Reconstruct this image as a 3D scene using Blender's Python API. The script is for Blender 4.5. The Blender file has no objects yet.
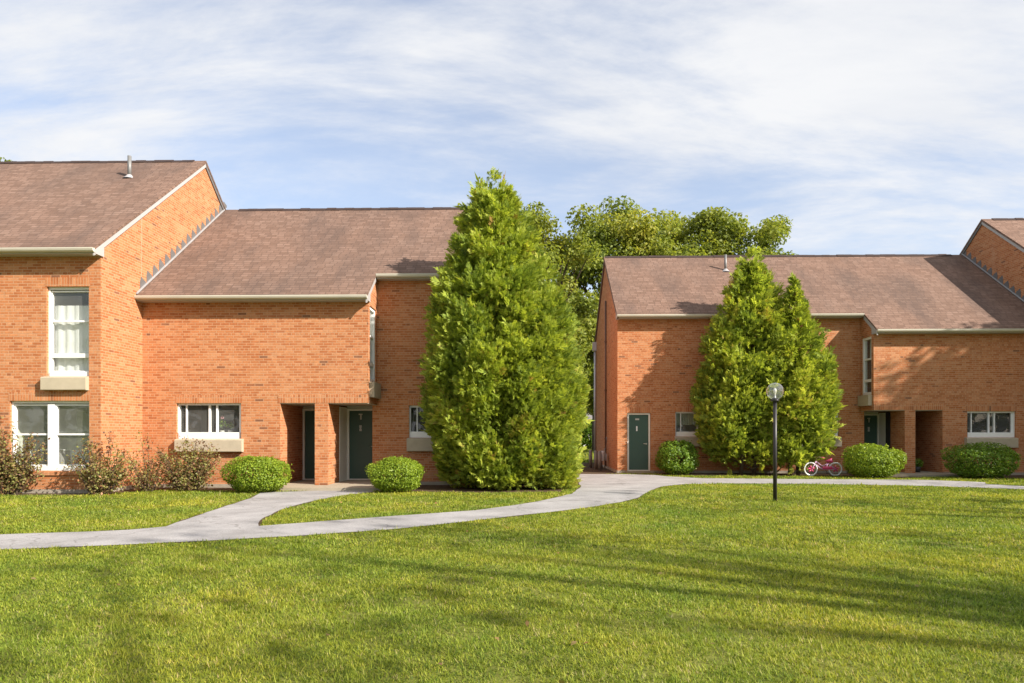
import bpy, math, random
import numpy as np
from mathutils import Vector

scene = bpy.context.scene
COL = scene.collection
rad = math.radians

# ------------------------------------------------------------------ camera model
YAW = 0.0218
EYE = 1.46
F = 683.0
CA, SA = math.cos(YAW), math.sin(YAW)

def ground(px, py, z=0.0):
    d = F * (EYE - z) / (py - 433.0)
    u = (px - 512.0) / F * d
    return (u * CA - d * SA, u * SA + d * CA)

def wx(px, Y):
    t = (px - 512.0) / F
    return Y * (t * CA - SA) / (CA + t * SA)

# ------------------------------------------------------------------ mesh builder
class MB:
    def __init__(self):
        self.v = []; self.f = []; self.uv = []; self.smooth = []

    def face(self, pts, uvs=None, smooth=False, rot=False):
        i0 = len(self.v)
        self.v += [tuple(p) for p in pts]
        self.f.append(tuple(range(i0, i0 + len(pts))))
        if uvs is None:
            a, b, c = Vector(pts[0]), Vector(pts[1]), Vector(pts[2])
            n = (b - a).cross(c - a)
            if len(pts) > 3:
                n += (c - a).cross(Vector(pts[3]) - a)
            if n.length > 0: n.normalize()
            ax, ay, az = abs(n.x), abs(n.y), abs(n.z)
            if ax > .7:
                uvs = [(p[1], p[2]) for p in pts]
            elif ay > .85:
                uvs = [(p[0], p[2]) for p in pts]
            elif az > .97:
                uvs = [(p[0], p[1]) for p in pts]
            else:
                uvs = [(p[0], p[1] / max(az, .2)) for p in pts]
            if rot: uvs = [(b_, a_) for a_, b_ in uvs]
        self.uv += list(uvs)
        self.smooth.append(smooth)

    def box(self, x0, x1, y0, y1, z0, z1, rot=False):
        if x0 > x1: x0, x1 = x1, x0
        if y0 > y1: y0, y1 = y1, y0
        p = lambda i, j, k: ((x0, x1)[i], (y0, y1)[j], (z0, z1)[k])
        for q in ([(0,0,0),(1,0,0),(1,0,1),(0,0,1)], [(1,1,0),(0,1,0),(0,1,1),(1,1,1)],
                  [(0,1,0),(0,0,0),(0,0,1),(0,1,1)], [(1,0,0),(1,1,0),(1,1,1),(1,0,1)],
                  [(0,0,1),(1,0,1),(1,1,1),(0,1,1)], [(0,1,0),(1,1,0),(1,0,0),(0,0,0)]):
            self.face([p(*k) for k in q], rot=rot)

    def prism_x(self, sec, x0, x1, smooth=False):
        """section in (y,z), swept along x"""
        n = len(sec)
        for i in range(n):
            a, b = sec[i], sec[(i + 1) % n]
            self.face([(x0, a[0], a[1]), (x1, a[0], a[1]), (x1, b[0], b[1]), (x0, b[0], b[1])], smooth=smooth)
        self.face([(x0, q[0], q[1]) for q in sec])
        self.face([(x1, q[0], q[1]) for q in sec][::-1])

    def tube(self, path, radii, n=10, cap=True):
        path = [Vector(p) for p in path]
        rings = []
        for i, p in enumerate(path):
            a = path[max(i - 1, 0)]; b = path[min(i + 1, len(path) - 1)]
            d = (b - a).normalized()
            up = Vector((0, 0, 1)) if abs(d.z) < .9 else Vector((1, 0, 0))
            s = d.cross(up).normalized(); t = s.cross(d).normalized()
            r = radii[i] if hasattr(radii, '__len__') else radii
            rings.append([p + r * (math.cos(2*math.pi*k/n) * s + math.sin(2*math.pi*k/n) * t) for k in range(n)])
        for i in range(len(rings) - 1):
            for k in range(n):
                k2 = (k + 1) % n
                self.face([rings[i][k], rings[i][k2], rings[i+1][k2], rings[i+1][k]],
                          uvs=[(k/n, i), ((k+1)/n, i), ((k+1)/n, i+1), (k/n, i+1)], smooth=True)
        if cap:
            self.face(rings[0][::-1], uvs=[(0, 0)] * n); self.face(rings[-1], uvs=[(0, 0)] * n)

    def lathe(self, prof, c=(0, 0, 0), n=24):
        """prof: (r,z) list round the z axis"""
        for i in range(len(prof) - 1):
            (r0, z0), (r1, z1) = prof[i], prof[i+1]
            for k in range(n):
                a0, a1 = 2*math.pi*k/n, 2*math.pi*(k+1)/n
                q = lambda r, z, a: (c[0] + r*math.cos(a), c[1] + r*math.sin(a), c[2] + z)
                pts = [q(r0, z0, a0), q(r0, z0, a1), q(r1, z1, a1), q(r1, z1, a0)]
                if r0 < 1e-6: pts = pts[1:]
                elif r1 < 1e-6: pts = pts[:3]
                self.face(pts, uvs=[(0, 0)] * len(pts), smooth=True)

    def torus(self, c, R, r, axis='y', n=28, m=8):
        for i in range(n):
            for j in range(m):
                pts = []
                for (ii, jj) in ((i, j), (i+1, j), (i+1, j+1), (i, j+1)):
                    a, b = 2*math.pi*ii/n, 2*math.pi*jj/m
                    rr = R + r*math.cos(b)
                    pts.append((c[0] + rr*math.cos(a), c[1] + r*math.sin(b), c[2] + rr*math.sin(a)))
                self.face(pts, uvs=[(0, 0)]*4, smooth=True)

    def build(self, name, mat, parent=None):
        me = bpy.data.meshes.new(name)
        org = Vector((0, 0, 0))
        q = parent
        while q is not None:
            org += q.location; q = q.parent
        me.from_pydata([(x - org.x, y - org.y, z - org.z) for x, y, z in self.v], [], self.f)
        ul = me.uv_layers.new(name='UVMap')
        ul.data.foreach_set('uv', [c for uv in self.uv for c in uv])
        me.polygons.foreach_set('use_smooth', self.smooth)
        if any(self.smooth):
            import bmesh
            bm = bmesh.new(); bm.from_mesh(me)
            bmesh.ops.remove_doubles(bm, verts=bm.verts, dist=1e-5)
            bm.to_mesh(me); bm.free()
        me.materials.append(mat)
        o = bpy.data.objects.new(name, me)
        COL.objects.link(o)
        if parent is not None: o.parent = parent
        return o

def tag(o, label=None, cat=None, group=None, kind=None):
    if label: o['label'] = label
    if cat: o['category'] = cat
    if group: o['group'] = group
    if kind: o['kind'] = kind
    return o

def thing(name, label, cat, loc, group=None):
    o = bpy.data.objects.new(name, None)
    o.empty_display_size = .3
    COL.objects.link(o)
    o.location = loc
    return tag(o, label, cat, group)

def np_mesh(name, V, nper, mat, parent=None, tint=None, smooth=False, uvs=None):
    """V: (N*nper,3) separate polygons of nper corners; tint: per polygon"""
    V = np.asarray(V, np.float32)
    if parent is not None:
        org = Vector((0, 0, 0)); q = parent
        while q is not None:
            org += q.location; q = q.parent
        V = V - np.array(org, np.float32)
    nv = len(V); nf = nv // nper
    me = bpy.data.meshes.new(name)
    me.vertices.add(nv); me.vertices.foreach_set('co', V.ravel())
    me.loops.add(nv); me.loops.foreach_set('vertex_index', np.arange(nv, dtype=np.int32))
    me.polygons.add(nf)
    me.polygons.foreach_set('loop_start', np.arange(0, nv, nper, dtype=np.int32))
    me.polygons.foreach_set('loop_total', np.full(nf, nper, np.int32))
    if tint is not None:
        at = me.attributes.new('tint', 'FLOAT', 'FACE')
        at.data.foreach_set('value', np.asarray(tint, np.float32))
    me.update(calc_edges=True)
    me.materials.append(mat)
    o = bpy.data.objects.new(name, me); COL.objects.link(o)
    if parent is not None: o.parent = parent
    return o

# ------------------------------------------------------------------ materials
def new_mat(name):
    m = bpy.data.materials.new(name); m.use_nodes = True
    nt = m.node_tree; nt.nodes.clear()
    out = nt.nodes.new('ShaderNodeOutputMaterial')
    return m, nt, out

class NT:
    def __init__(self, nt): self.nt = nt
    def n(self, t, **kw):
        nd = self.nt.nodes.new(t)
        for k, v in kw.items():
            if k.startswith('in_'):
                nd.inputs[k[3:].replace('_', ' ')].default_value = v
            else: setattr(nd, k, v)
        return nd
    def l(self, a, b): self.nt.links.new(a, b)
    def val(self, v, sock):
        if hasattr(v, 'type') and hasattr(v, 'is_output'): self.l(v, sock)
        else: sock.default_value = v
    def math(self, op, a, b=0.0, c=None, clamp=False):
        nd = self.n('ShaderNodeMath', operation=op, use_clamp=clamp)
        self.val(a, nd.inputs[0]); self.val(b, nd.inputs[1])
        if c is not None: self.val(c, nd.inputs[2])
        return nd.outputs[0]
    def mix(self, f, a, b, blend='MIX'):
        nd = self.n('ShaderNodeMix', data_type='RGBA', blend_type=blend)
        self.val(f, nd.inputs['Factor'])
        for v, s in ((a, nd.inputs[6]), (b, nd.inputs[7])):
            if isinstance(v, tuple): v = (*v[:3], 1.0)
            self.val(v, s)
        return nd.outputs[2]
    def noise(self, vec, scale, detail=4, rough=.55, dist=0.0):
        nd = self.n('ShaderNodeTexNoise')
        if vec is not None: self.l(vec, nd.inputs['Vector'])
        nd.inputs['Scale'].default_value = scale; nd.inputs['Detail'].default_value = detail
        nd.inputs['Roughness'].default_value = rough; nd.inputs['Distortion'].default_value = dist
        return nd.outputs['Fac']
    def ramp(self, f, stops):
        nd = self.n('ShaderNodeValToRGB')
        cr = nd.color_ramp
        while len(cr.elements) < len(stops): cr.elements.new(.5)
        for e, (p, c) in zip(cr.elements, stops):
            e.position = p; e.color = (*c, 1.0) if len(c) == 3 else c
        self.l(f, nd.inputs[0])
        return nd.outputs[0]
    def maprange(self, f, a, b, c, d):
        nd = self.n('ShaderNodeMapRange')
        self.val(f, nd.inputs[0])
        for i, v in enumerate((a, b, c, d)): nd.inputs[i+1].default_value = v
        return nd.outputs[0]

def simple(name, col, rough=.6, spec=.4, metal=0.0, var=.12, vscale=6.0, bump=0.0, bscale=60):
    m, nt, out = new_mat(name); N = NT(nt)
    tc = N.n('ShaderNodeTexCoord').outputs['Object']
    geo = N.n('ShaderNodeNewGeometry').outputs['Position']
    nz = N.noise(geo, vscale, 5)
    c = N.mix(nz, tuple(x*(1-var) for x in col), tuple(min(1, x*(1+var)) for x in col))
    p = N.n('ShaderNodeBsdfPrincipled'); N.l(c, p.inputs['Base Color'])
    p.inputs['Roughness'].default_value = rough; p.inputs['Metallic'].default_value = metal
    p.inputs['Specular IOR Level'].default_value = spec
    if bump:
        b = N.n('ShaderNodeBump'); b.inputs['Strength'].default_value = bump; b.inputs['Distance'].default_value = .01
        N.l(N.noise(geo, bscale, 4), b.inputs['Height']); N.l(b.outputs[0], p.inputs['Normal'])
    N.l(p.outputs[0], out.inputs[0])
    return m

def brick_mat(name, rotated=False):
    m, nt, out = new_mat(name); N = NT(nt)
    uv = N.n('ShaderNodeUVMap').outputs[0]
    geo = N.n('ShaderNodeNewGeometry').outputs['Position']
    bt = N.n('ShaderNodeTexBrick')
    bt.offset = .5; bt.offset_frequency = 2
    bt.squash = 1.0 if rotated else .5; bt.squash_frequency = 6
    N.l(uv, bt.inputs['Vector'])
    bt.inputs['Color1'].default_value = (0, 0, 0, 1); bt.inputs['Color2'].default_value = (1, 1, 1, 1)
    bt.inputs['Mortar'].default_value = (.5, .5, .5, 1)
    bt.inputs['Scale'].default_value = 1.0
    bt.inputs['Mortar Size'].default_value = .0075; bt.inputs['Mortar Smooth'].default_value = .15
    bt.inputs['Bias'].default_value = 0.0
    bt.inputs['Brick Width'].default_value = .23 if not rotated else .24
    bt.inputs['Row Height'].default_value = .0677
    if rotated: bt.offset = 0.0
    rnd = bt.outputs['Color']; mort = bt.outputs['Fac']
    col = N.ramp(rnd, [(0.0, (.22, .10, .055)), (.006, (.22, .10, .055)), (.018, (.375, .125, .045)), (.25, (.43, .158, .062)),
                       (.5, (.465, .181, .074)), (.75, (.485, .206, .089)), (1.0, (.515, .242, .118))])
    big = N.noise(geo, .55, 4)
    col = N.mix(N.maprange(big, .3, .7, 0, .4), col, N.mix(1.0, col, (1.0, 1.0, .92), 'MULTIPLY'))
    fine = N.noise(geo, 14, 4, .6)
    col = N.mix(1.0, col, N.ramp(fine, [(.25, (.78, .78, .78)), (.75, (1.14, 1.12, 1.1))]), 'MULTIPLY')
    stain = N.noise(geo, 1.7, 6, .65)
    col = N.mix(N.maprange(stain, .56, .75, 0, .38), col, (.27, .105, .045))
    mp = N.n('ShaderNodeMapping'); mp.inputs['Scale'].default_value = (1.0, 1.0, .22); N.l(geo, mp.inputs['Vector'])
    run = N.noise(mp.outputs[0], 1.1, 6, .65)
    col = N.mix(N.maprange(run, .56, .74, 0, .34), col, (.60, .36, .22))
    mc = N.mix(N.noise(geo, 3.0, 3), (.44, .245, .14), (.52, .315, .19))
    col = N.mix(mort, col, mc)
    p = N.n('ShaderNodeBsdfPrincipled'); N.l(col, p.inputs['Base Color'])
    p.inputs['Roughness'].default_value = .85; p.inputs['Specular IOR Level'].default_value = .2
    h = N.math('ADD', N.math('MULTIPLY', mort, -1.0), N.math('MULTIPLY', N.noise(geo, 60, 3), .5))
    b = N.n('ShaderNodeBump'); b.inputs['Strength'].default_value = .6; b.inputs['Distance'].default_value = .008
    N.l(h, b.inputs['Height']); N.l(b.outputs[0], p.inputs['Normal'])
    N.l(p.outputs[0], out.inputs[0])
    return m

def shingle_mat(name):
    m, nt, out = new_mat(name); N = NT(nt)
    uv = N.n('ShaderNodeUVMap').outputs[0]
    geo = N.n('ShaderNodeNewGeometry').outputs['Position']
    bt = N.n('ShaderNodeTexBrick'); bt.offset = .37; bt.offset_frequency = 3; bt.squash = .8; bt.squash_frequency = 2
    N.l(uv, bt.inputs['Vector'])
    bt.inputs['Color1'].default_value = (0, 0, 0, 1); bt.inputs['Color2'].default_value = (1, 1, 1, 1)
    bt.inputs['Mortar'].default_value = (.3, .3, .3, 1)
    bt.inputs['Scale'].default_value = 1.0; bt.inputs['Mortar Size'].default_value = .011
    bt.inputs['Brick Width'].default_value = .26; bt.inputs['Row Height'].default_value = .142
    col = N.ramp(bt.outputs['Color'], [(0, (.150, .092, .066)), (.3, (.178, .111, .081)), (.65, (.195, .123, .091)), (1, (.222, .144, .108))])
    col = N.mix(bt.outputs['Fac'], col, (.115, .073, .055))
    gr = N.noise(geo, 45, 3, .7)
    col = N.mix(1.0, col, N.ramp(gr, [(.3, (.88, .88, .88)), (.7, (1.12, 1.11, 1.1))]), 'MULTIPLY')
    # algae streaks running down the slope: stretched noise
    mp = N.n('ShaderNodeMapping'); mp.inputs['Scale'].default_value = (1.0, .28, .28); N.l(geo, mp.inputs['Vector'])
    st = N.noise(mp.outputs[0], .9, 6, .62)
    col = N.mix(N.maprange(st, .46, .68, 0, .6), col, (.085, .06, .05))
    st2 = N.noise(geo, .35, 3, .5)
    col = N.mix(N.maprange(st2, .45, .7, 0, .25), col, N.mix(1.0, col, (1.22, 1.1, 1.02), 'MULTIPLY'))
    p = N.n('ShaderNodeBsdfPrincipled'); N.l(col, p.inputs['Base Color'])
    p.inputs['Roughness'].default_value = .9; p.inputs['Specular IOR Level'].default_value = .25
    # each course overlaps the one below: saw-tooth height along the slope
    sx = N.n('ShaderNodeSeparateXYZ'); N.l(uv, sx.inputs[0])
    saw = N.math('FRACT', N.math('DIVIDE', sx.outputs[1], .142))
    h = N.math('ADD', N.math('MULTIPLY', saw, -.9), N.math('MULTIPLY', gr, .5))
    h = N.math('ADD', h, N.math('MULTIPLY', bt.outputs['Color'], .4))
    b = N.n('ShaderNodeBump'); b.inputs['Strength'].default_value = .7; b.inputs['Distance'].default_value = .012
    N.l(h, b.inputs['Height']); N.l(b.outputs[0], p.inputs['Normal'])
    N.l(p.outputs[0], out.inputs[0])
    return m

def leaf_mat(name, stops, trans=.35, rough=.5, spec=.25, patch=None):
    m, nt, out = new_mat(name); N = NT(nt)
    at = N.n('ShaderNodeAttribute'); at.attribute_name = 'tint'
    col = N.ramp(at.outputs['Fac'], stops)
    geo = N.n('ShaderNodeNewGeometry').outputs['Position']
    if patch:
        sc, a, b = patch
        col = N.mix(1.0, col, N.ramp(N.noise(geo, sc, 3), [(.3, a), (.7, b)]), 'MULTIPLY')
    p = N.n('ShaderNodeBsdfPrincipled'); N.l(col, p.inputs['Base Color'])
    p.inputs['Roughness'].default_value = rough; p.inputs['Specular IOR Level'].default_value = spec
    t = N.n('ShaderNodeBsdfTranslucent')
    N.l(N.mix(1.0, col, (1.25, 1.2, .6), 'MULTIPLY'), t.inputs[0])
    mx = N.n('ShaderNodeMixShader'); mx.inputs[0].default_value = trans
    N.l(p.outputs[0], mx.inputs[1]); N.l(t.outputs[0], mx.inputs[2]); N.l(mx.outputs[0], out.inputs[0])
    return m

def glass_mat(name, tint=(.86, .9, .9), boost=1.0, haze=.10):
    m, nt, out = new_mat(name); N = NT(nt)
    tr = N.n('ShaderNodeBsdfTransparent'); tr.inputs[0].default_value = (*tint, 1)
    gl = N.n('ShaderNodeBsdfGlossy'); gl.inputs['Roughness'].default_value = .015
    gl.inputs[0].default_value = (1, 1, 1, 1)
    fr = N.n('ShaderNodeLayerWeight')
    f = N.math('MULTIPLY', N.math('ADD', N.math('MULTIPLY', N.math('POWER', fr.outputs['Facing'], 5.0), .95), .045), boost, clamp=True)
    fr.inputs[0].default_value = .5
    geo = N.n('ShaderNodeNewGeometry').outputs['Position']
    b = N.n('ShaderNodeBump'); b.inputs['Strength'].default_value = .05; b.inputs['Distance'].default_value = .02
    N.l(N.noise(geo, 2.2, 2), b.inputs['Height']); N.l(b.outputs[0], gl.inputs['Normal'])
    df = N.n('ShaderNodeBsdfDiffuse'); df.inputs[0].default_value = (.62, .62, .58, 1)  # pale diffuse haze mixed in to brighten the glass
    m0 = N.n('ShaderNodeMixShader'); N.l(N.maprange(N.noise(geo, 3.0, 4), .3, .7, haze * .7, haze * 1.3), m0.inputs[0])
    N.l(tr.outputs[0], m0.inputs[1]); N.l(df.outputs[0], m0.inputs[2])
    mx = N.n('ShaderNodeMixShader'); N.l(f, mx.inputs[0])
    N.l(m0.outputs[0], mx.inputs[1]); N.l(gl.outputs[0], mx.inputs[2]); N.l(mx.outputs[0], out.inputs[0])
    return m

def path_mat():
    m, nt, out = new_mat('worn pale asphalt'); N = NT(nt)
    geo = N.n('ShaderNodeNewGeometry').outputs['Position']
    a = N.noise(geo, 1.1, 5, .6); b_ = N.noise(geo, 70, 3, .7)
    col = N.ramp(a, [(.3, (.235, .226, .222)), (.52, (.315, .305, .30)), (.75, (.39, .378, .372))])
    col = N.mix(1.0, col, N.ramp(b_, [(.3, (.7, .7, .7)), (.7, (1.22, 1.22, 1.22))]), 'MULTIPLY')
    v = N.n('ShaderNodeTexVoronoi', feature='DISTANCE_TO_EDGE'); v.inputs['Scale'].default_value = .45
    wob = N.n('ShaderNodeTexNoise'); wob.inputs['Scale'].default_value = 2.0; N.l(geo, wob.inputs['Vector'])
    vv = N.n('ShaderNodeVectorMath', operation='ADD'); N.l(geo, vv.inputs[0]); N.l(wob.outputs['Color'], vv.inputs[1])
    N.l(vv.outputs[0], v.inputs['Vector'])
    crack = N.maprange(v.outputs['Distance'], 0, .012, .55, 0)
    col = N.mix(crack, col, (.12, .11, .10))
    p = N.n('ShaderNodeBsdfPrincipled'); N.l(col, p.inputs['Base Color']); p.inputs['Roughness'].default_value = .9
    p.inputs['Specular IOR Level'].default_value = .2
    b = N.n('ShaderNodeBump'); b.inputs['Strength'].default_value = .4; b.inputs['Distance'].default_value = .006
    N.l(b_, b.inputs['Height']); N.l(b.outputs[0], p.inputs['Normal'])
    N.l(p.outputs[0], out.inputs[0])
    return m

def ground_mat():
    m, nt, out = new_mat('turf soil'); N = NT(nt)
    geo = N.n('ShaderNodeNewGeometry').outputs['Position']
    a = N.noise(geo, .5, 4); f = N.noise(geo, 22, 5, .7)
    col = N.mix(N.maprange(a, .35, .65, 0, 1), (.15, .17, .032), (.20, .20, .045))
    col = N.mix(N.maprange(f, .45, .7, 0, .7), col, (.09, .09, .028))
    p = N.n('ShaderNodeBsdfPrincipled'); N.l(col, p.inputs['Base Color']); p.inputs['Roughness'].default_value = .95
    p.inputs['Specular IOR Level'].default_value = .1
    b = N.n('ShaderNodeBump'); b.inputs['Strength'].default_value = .8; b.inputs['Distance'].default_value = .03
    N.l(f, b.inputs['Height']); N.l(b.outputs[0], p.inputs['Normal'])
    N.l(p.outputs[0], out.inputs[0])
    return m

M = {}
M['brick'] = brick_mat('orange brick')
M['soldier'] = brick_mat('orange brick standing course', True)
M['roof'] = shingle_mat('brown asphalt shingle')
M['ridge'] = simple('dark ridge shingle', (.05, .034, .03), .9, .2, var=.35, vscale=5, bump=.4)
M['trim'] = simple('white painted trim', (.40, .382, .37), .45, var=.05, vscale=3)
M['cream'] = simple('weathered cream gutter', (.55, .515, .43), .45, var=.12, vscale=2.5)
M['frame'] = simple('white window frame', (.80, .80, .78), .4, var=.04)
M['sill'] = simple('cast concrete sill', (.43, .37, .27), .85, .2, var=.16, vscale=5, bump=.3)
M['concrete'] = simple('grey concrete footing', (.33, .29, .23), .9, .2, var=.22, vscale=4, bump=.4)
M['door'] = simple('dark green door paint', (.046, .092, .072), .4, .4, var=.08)
M['doorframe'] = simple('pale door frame paint', (.74, .71, .63), .5, var=.05)
M['ceiling'] = simple('painted entry soffit', (.40, .34, .25), .7, var=.1)
M['steel'] = simple('galvanised steel', (.20, .20, .195), .5, .4, .3, var=.15)
M['strip'] = simple('dull metal strip', (.34, .33, .33), .6, .3, var=.2)
M['flash'] = simple('grey lead flashing', (.155, .145, .14), .6, .3, .1, var=.25, vscale=9)
M['chrome'] = simple('brushed metal', (.65, .65, .62), .3, .5, .9, var=.05)
M['black'] = simple('black pole paint', (.022, .020, .022), .45, .5, var=.3, vscale=8)
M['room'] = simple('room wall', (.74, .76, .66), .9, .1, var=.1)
M['midroom'] = simple('dim-toned room wall', (.22, .20, .18), .9, .1, var=.1)  # weak indoor light painted into the wall colour
M['darkroom'] = simple('shade-toned room wall', (.045, .042, .04), .9, .1, var=.1)  # indoor darkness painted into the colour itself
M['curtain'] = simple('sheer white curtain', (.84, .84, .82), .9, .1, var=.05)
M['greycurtain'] = simple('grey blue curtain', (.48, .52, .54), .9, .1, var=.1)
M['blind'] = simple('olive window blind', (.46, .47, .34), .9, .1, var=.1)
M['glass'] = glass_mat('window glass', (.82, .85, .83), 1.35)
M['globe'] = glass_mat('clear lamp globe', (.96, .97, .97), 2.4, .08)
M['bulb'] = simple('frosted bulb', (.78, .77, .70), .4, var=.03)
M['path'] = path_mat()
M['ground'] = ground_mat()
M['step'] = simple('tan concrete step', (.35, .30, .225), .9, .2, var=.18, vscale=5, bump=.3)
M['mulch'] = simple('brown mulch', (.085, .058, .036), .95, .1, var=.5, vscale=18, bump=1.0, bscale=30)
M['bark'] = simple('grey brown bark', (.095, .072, .052), .95, .1, var=.4, vscale=9, bump=.8, bscale=25)
M['pipe'] = simple('rusty brown pipe', (.13, .075, .055), .6, var=.25)
M['conduit'] = simple('pale grey conduit', (.50, .51, .53), .45, .4, .3, var=.12)
M['white_tyre'] = simple('white rubber', (.74, .75, .73), .6, var=.06)
M['pink'] = simple('magenta bicycle paint', (.60, .06, .16), .35, .5, var=.05)
M['lilac'] = simple('lilac bicycle paint', (.60, .36, .56), .35, .5, var=.05)
M['tan'] = simple('tan handlebar', (.55, .42, .22), .5, var=.1)
M['plate'] = simple('pale door plate', (.46, .45, .41), .5, var=.05)
M['pot'] = simple('white glazed pot', (.6, .58, .55), .4, var=.06)
M['blossom'] = simple('pink blossom', (.62, .32, .36), .7, var=.2)
M['siding'] = simple('white siding', (.78, .78, .76), .7, var=.05)
M['housetop'] = simple('grey far roof', (.18, .17, .17), .9, var=.1)
M['arbor'] = leaf_mat('arborvitae spray', [(0, (.125, .19, .038)), (.3, (.245, .325, .055)), (.62, (.415, .495, .078)), (.9, (.55, .61, .11)), (1, (.42, .29, .10))],
                      .45, .55, .2, (.8, (.88, .92, .9), (1.1, 1.05, 1.0)))
M['shrub'] = leaf_mat('bright shrub leaf', [(0, (.10, .16, .02)), (.4, (.21, .31, .03)), (.8, (.34, .43, .042)), (1, (.43, .48, .06))], .42, .45, .3)
M['dshrub'] = leaf_mat('dark shrub leaf', [(0, (.07, .14, .016)), (.5, (.15, .26, .026)), (.9, (.26, .37, .04)), (1, (.34, .42, .055))], .38, .45, .3)
M['barberry'] = leaf_mat('burgundy shrub leaf', [(0, (.11, .062, .038)), (.28, (.22, .125, .07)), (.42, (.26, .21, .08)), (.68, (.28, .31, .085)), (.93, (.34, .15, .08)), (1, (.46, .24, .12))], .38, .5, .3)
M['oak'] = leaf_mat('broad tree leaf', [(0, (.09, .13, .028)), (.35, (.17, .22, .040)), (.7, (.27, .315, .055)), (1, (.40, .40, .09))], .45, .5, .25,
                    (.22, (.8, .88, .9), (1.2, 1.1, .95)))
M['far_leaf'] = leaf_mat('far woodland leaf', [(0, (.03, .05, .016)), (.6, (.06, .09, .025)), (1, (.11, .13, .04))], .3, .6, .2)
M['grass'] = leaf_mat('mown grass blade', [(0, (.085, .130, .022)), (.35, (.215, .275, .033)), (.7, (.36, .40, .052)), (.93, (.47, .46, .09)), (1, (.48, .41, .19))],
                      .42, .5, .15, (.6, (.70, .86, .9), (1.22, 1.1, .95)))

# ------------------------------------------------------------------ walls
def wall_y(mb, Y, x0, x1, z0, z1, ops=(), rot=False):
    """wall facing -Y; ops: (xa, xb, za, zb, depth) with depth 0 = plain hole"""
    if x0 > x1: x0, x1 = x1, x0
    ops = [(min(a, b), max(a, b), c, d, e) for a, b, c, d, e in ops]
    xs = sorted({x0, x1, *[q for o in ops for q in o[:2]]}); zs = sorted({z0, z1, *[q for o in ops for q in o[2:4]]})
    xs = [x for x in xs if x0 <= x <= x1]; zs = [z for z in zs if z0 <= z <= z1]
    for i in range(len(xs) - 1):
        for j in range(len(zs) - 1):
            cx, cz = (xs[i] + xs[i+1]) / 2, (zs[j] + zs[j+1]) / 2
            if any(a < cx < b and c < cz < d for a, b, c, d, _ in ops): continue
            mb.face([(xs[i], Y, zs[j]), (xs[i+1], Y, zs[j]), (xs[i+1], Y, zs[j+1]), (xs[i], Y, zs[j+1])])
    for a, b, c, d, e in ops:
        if e:
            mb.face([(a, Y, c), (a, Y+e, c), (a, Y+e, d), (a, Y, d)]); mb.face([(b, Y, c), (b, Y, d), (b, Y+e, d), (b, Y+e, c)])
            mb.face([(a, Y, d), (a, Y+e, d), (b, Y+e, d), (b, Y, d)]); mb.face([(a, Y, c), (b, Y, c), (b, Y+e, c), (a, Y+e, c)])

def solider_course(house, x0, x1, Y, z0, h=.21):
    mb = MB(); mb.box(x0, x1, Y - .004, Y + .03, z0, z0 + h, rot=True)
    return mb.build('lintel', M['soldier'], house)

def curtain_mesh(x0, x1, Y, z0, z1, amp=.03, wl=.13, seed=0):
    r = random.Random(seed); mb = MB(); n = max(10, int((x1 - x0) / .022)); ph = r.random() * 6
    col = []
    for i in range(n + 1):
        x = x0 + (x1 - x0) * i / n
        y = Y + amp * math.sin(2*math.pi*x/wl + ph + 1.2*math.sin(x*5)) + r.uniform(-.004, .004)
        col.append((x, y))
    for i in range(n):
        a, b = col[i], col[i+1]
        mb.face([(a[0], a[1], z0), (b[0], b[1], z0), (b[0], b[1], z1), (a[0], a[1], z1)], smooth=True)
    return mb

def room_box(parent, x0, x1, Y, z0, z1, mat, depth=1.6, m=.2):
    mb = MB(); a, b, c, d = x0 - m, x1 + m, z0 - m, z1 + .2
    y0, y1 = Y, Y + depth
    mb.face([(a, y1, c), (b, y1, c), (b, y1, d), (a, y1, d)]); mb.face([(a, y0, c), (a, y1, c), (a, y1, d), (a, y0, d)])
    mb.face([(b, y0, c), (b, y0, d), (b, y1, d), (b, y1, c)]); mb.face([(a, y0, d), (a, y1, d), (b, y1, d), (b, y0, d)])
    mb.face([(a, y0, c), (b, y0, c), (b, y1, c), (a, y1, c)])
    # front returns so that no light slips round the frame
    mb.face([(a, y0, c), (x0, y0, c), (x0, y0, d), (a, y0, d)]); mb.face([(x1, y0, c), (b, y0, c), (b, y0, d), (x1, y0, d)])
    mb.face([(x0, y0, z1), (x1, y0, z1), (x1, y0, d), (x0, y0, d)]); mb.face([(x0, y0, c), (x1, y0, c), (x1, y0, z0), (x0, y0, z0)])
    return mb.build('room_lining', mat, parent)

def panes(parent, rects, Y):
    for (a, b, c, d) in rects:
        mb = MB(); mb.face([(a, Y, c), (b, Y, c), (b, Y, d), (a, Y, d)])
        mb.build('pane', M['glass'], parent)

def precast_sill(parent, x0, x1, Y, z0, z1, out=.14):
    mb = MB(); e = .012
    sec = [(Y + .02, z0), (Y - out + e, z0), (Y - out, z0 + e), (Y - out, z1 - .04), (Y - out + e, z1 - .025), (Y + .02, z1)]
    mb.prism_x(sec, x0, x1)
    return mb.build('sill', M['sill'], parent)

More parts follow.
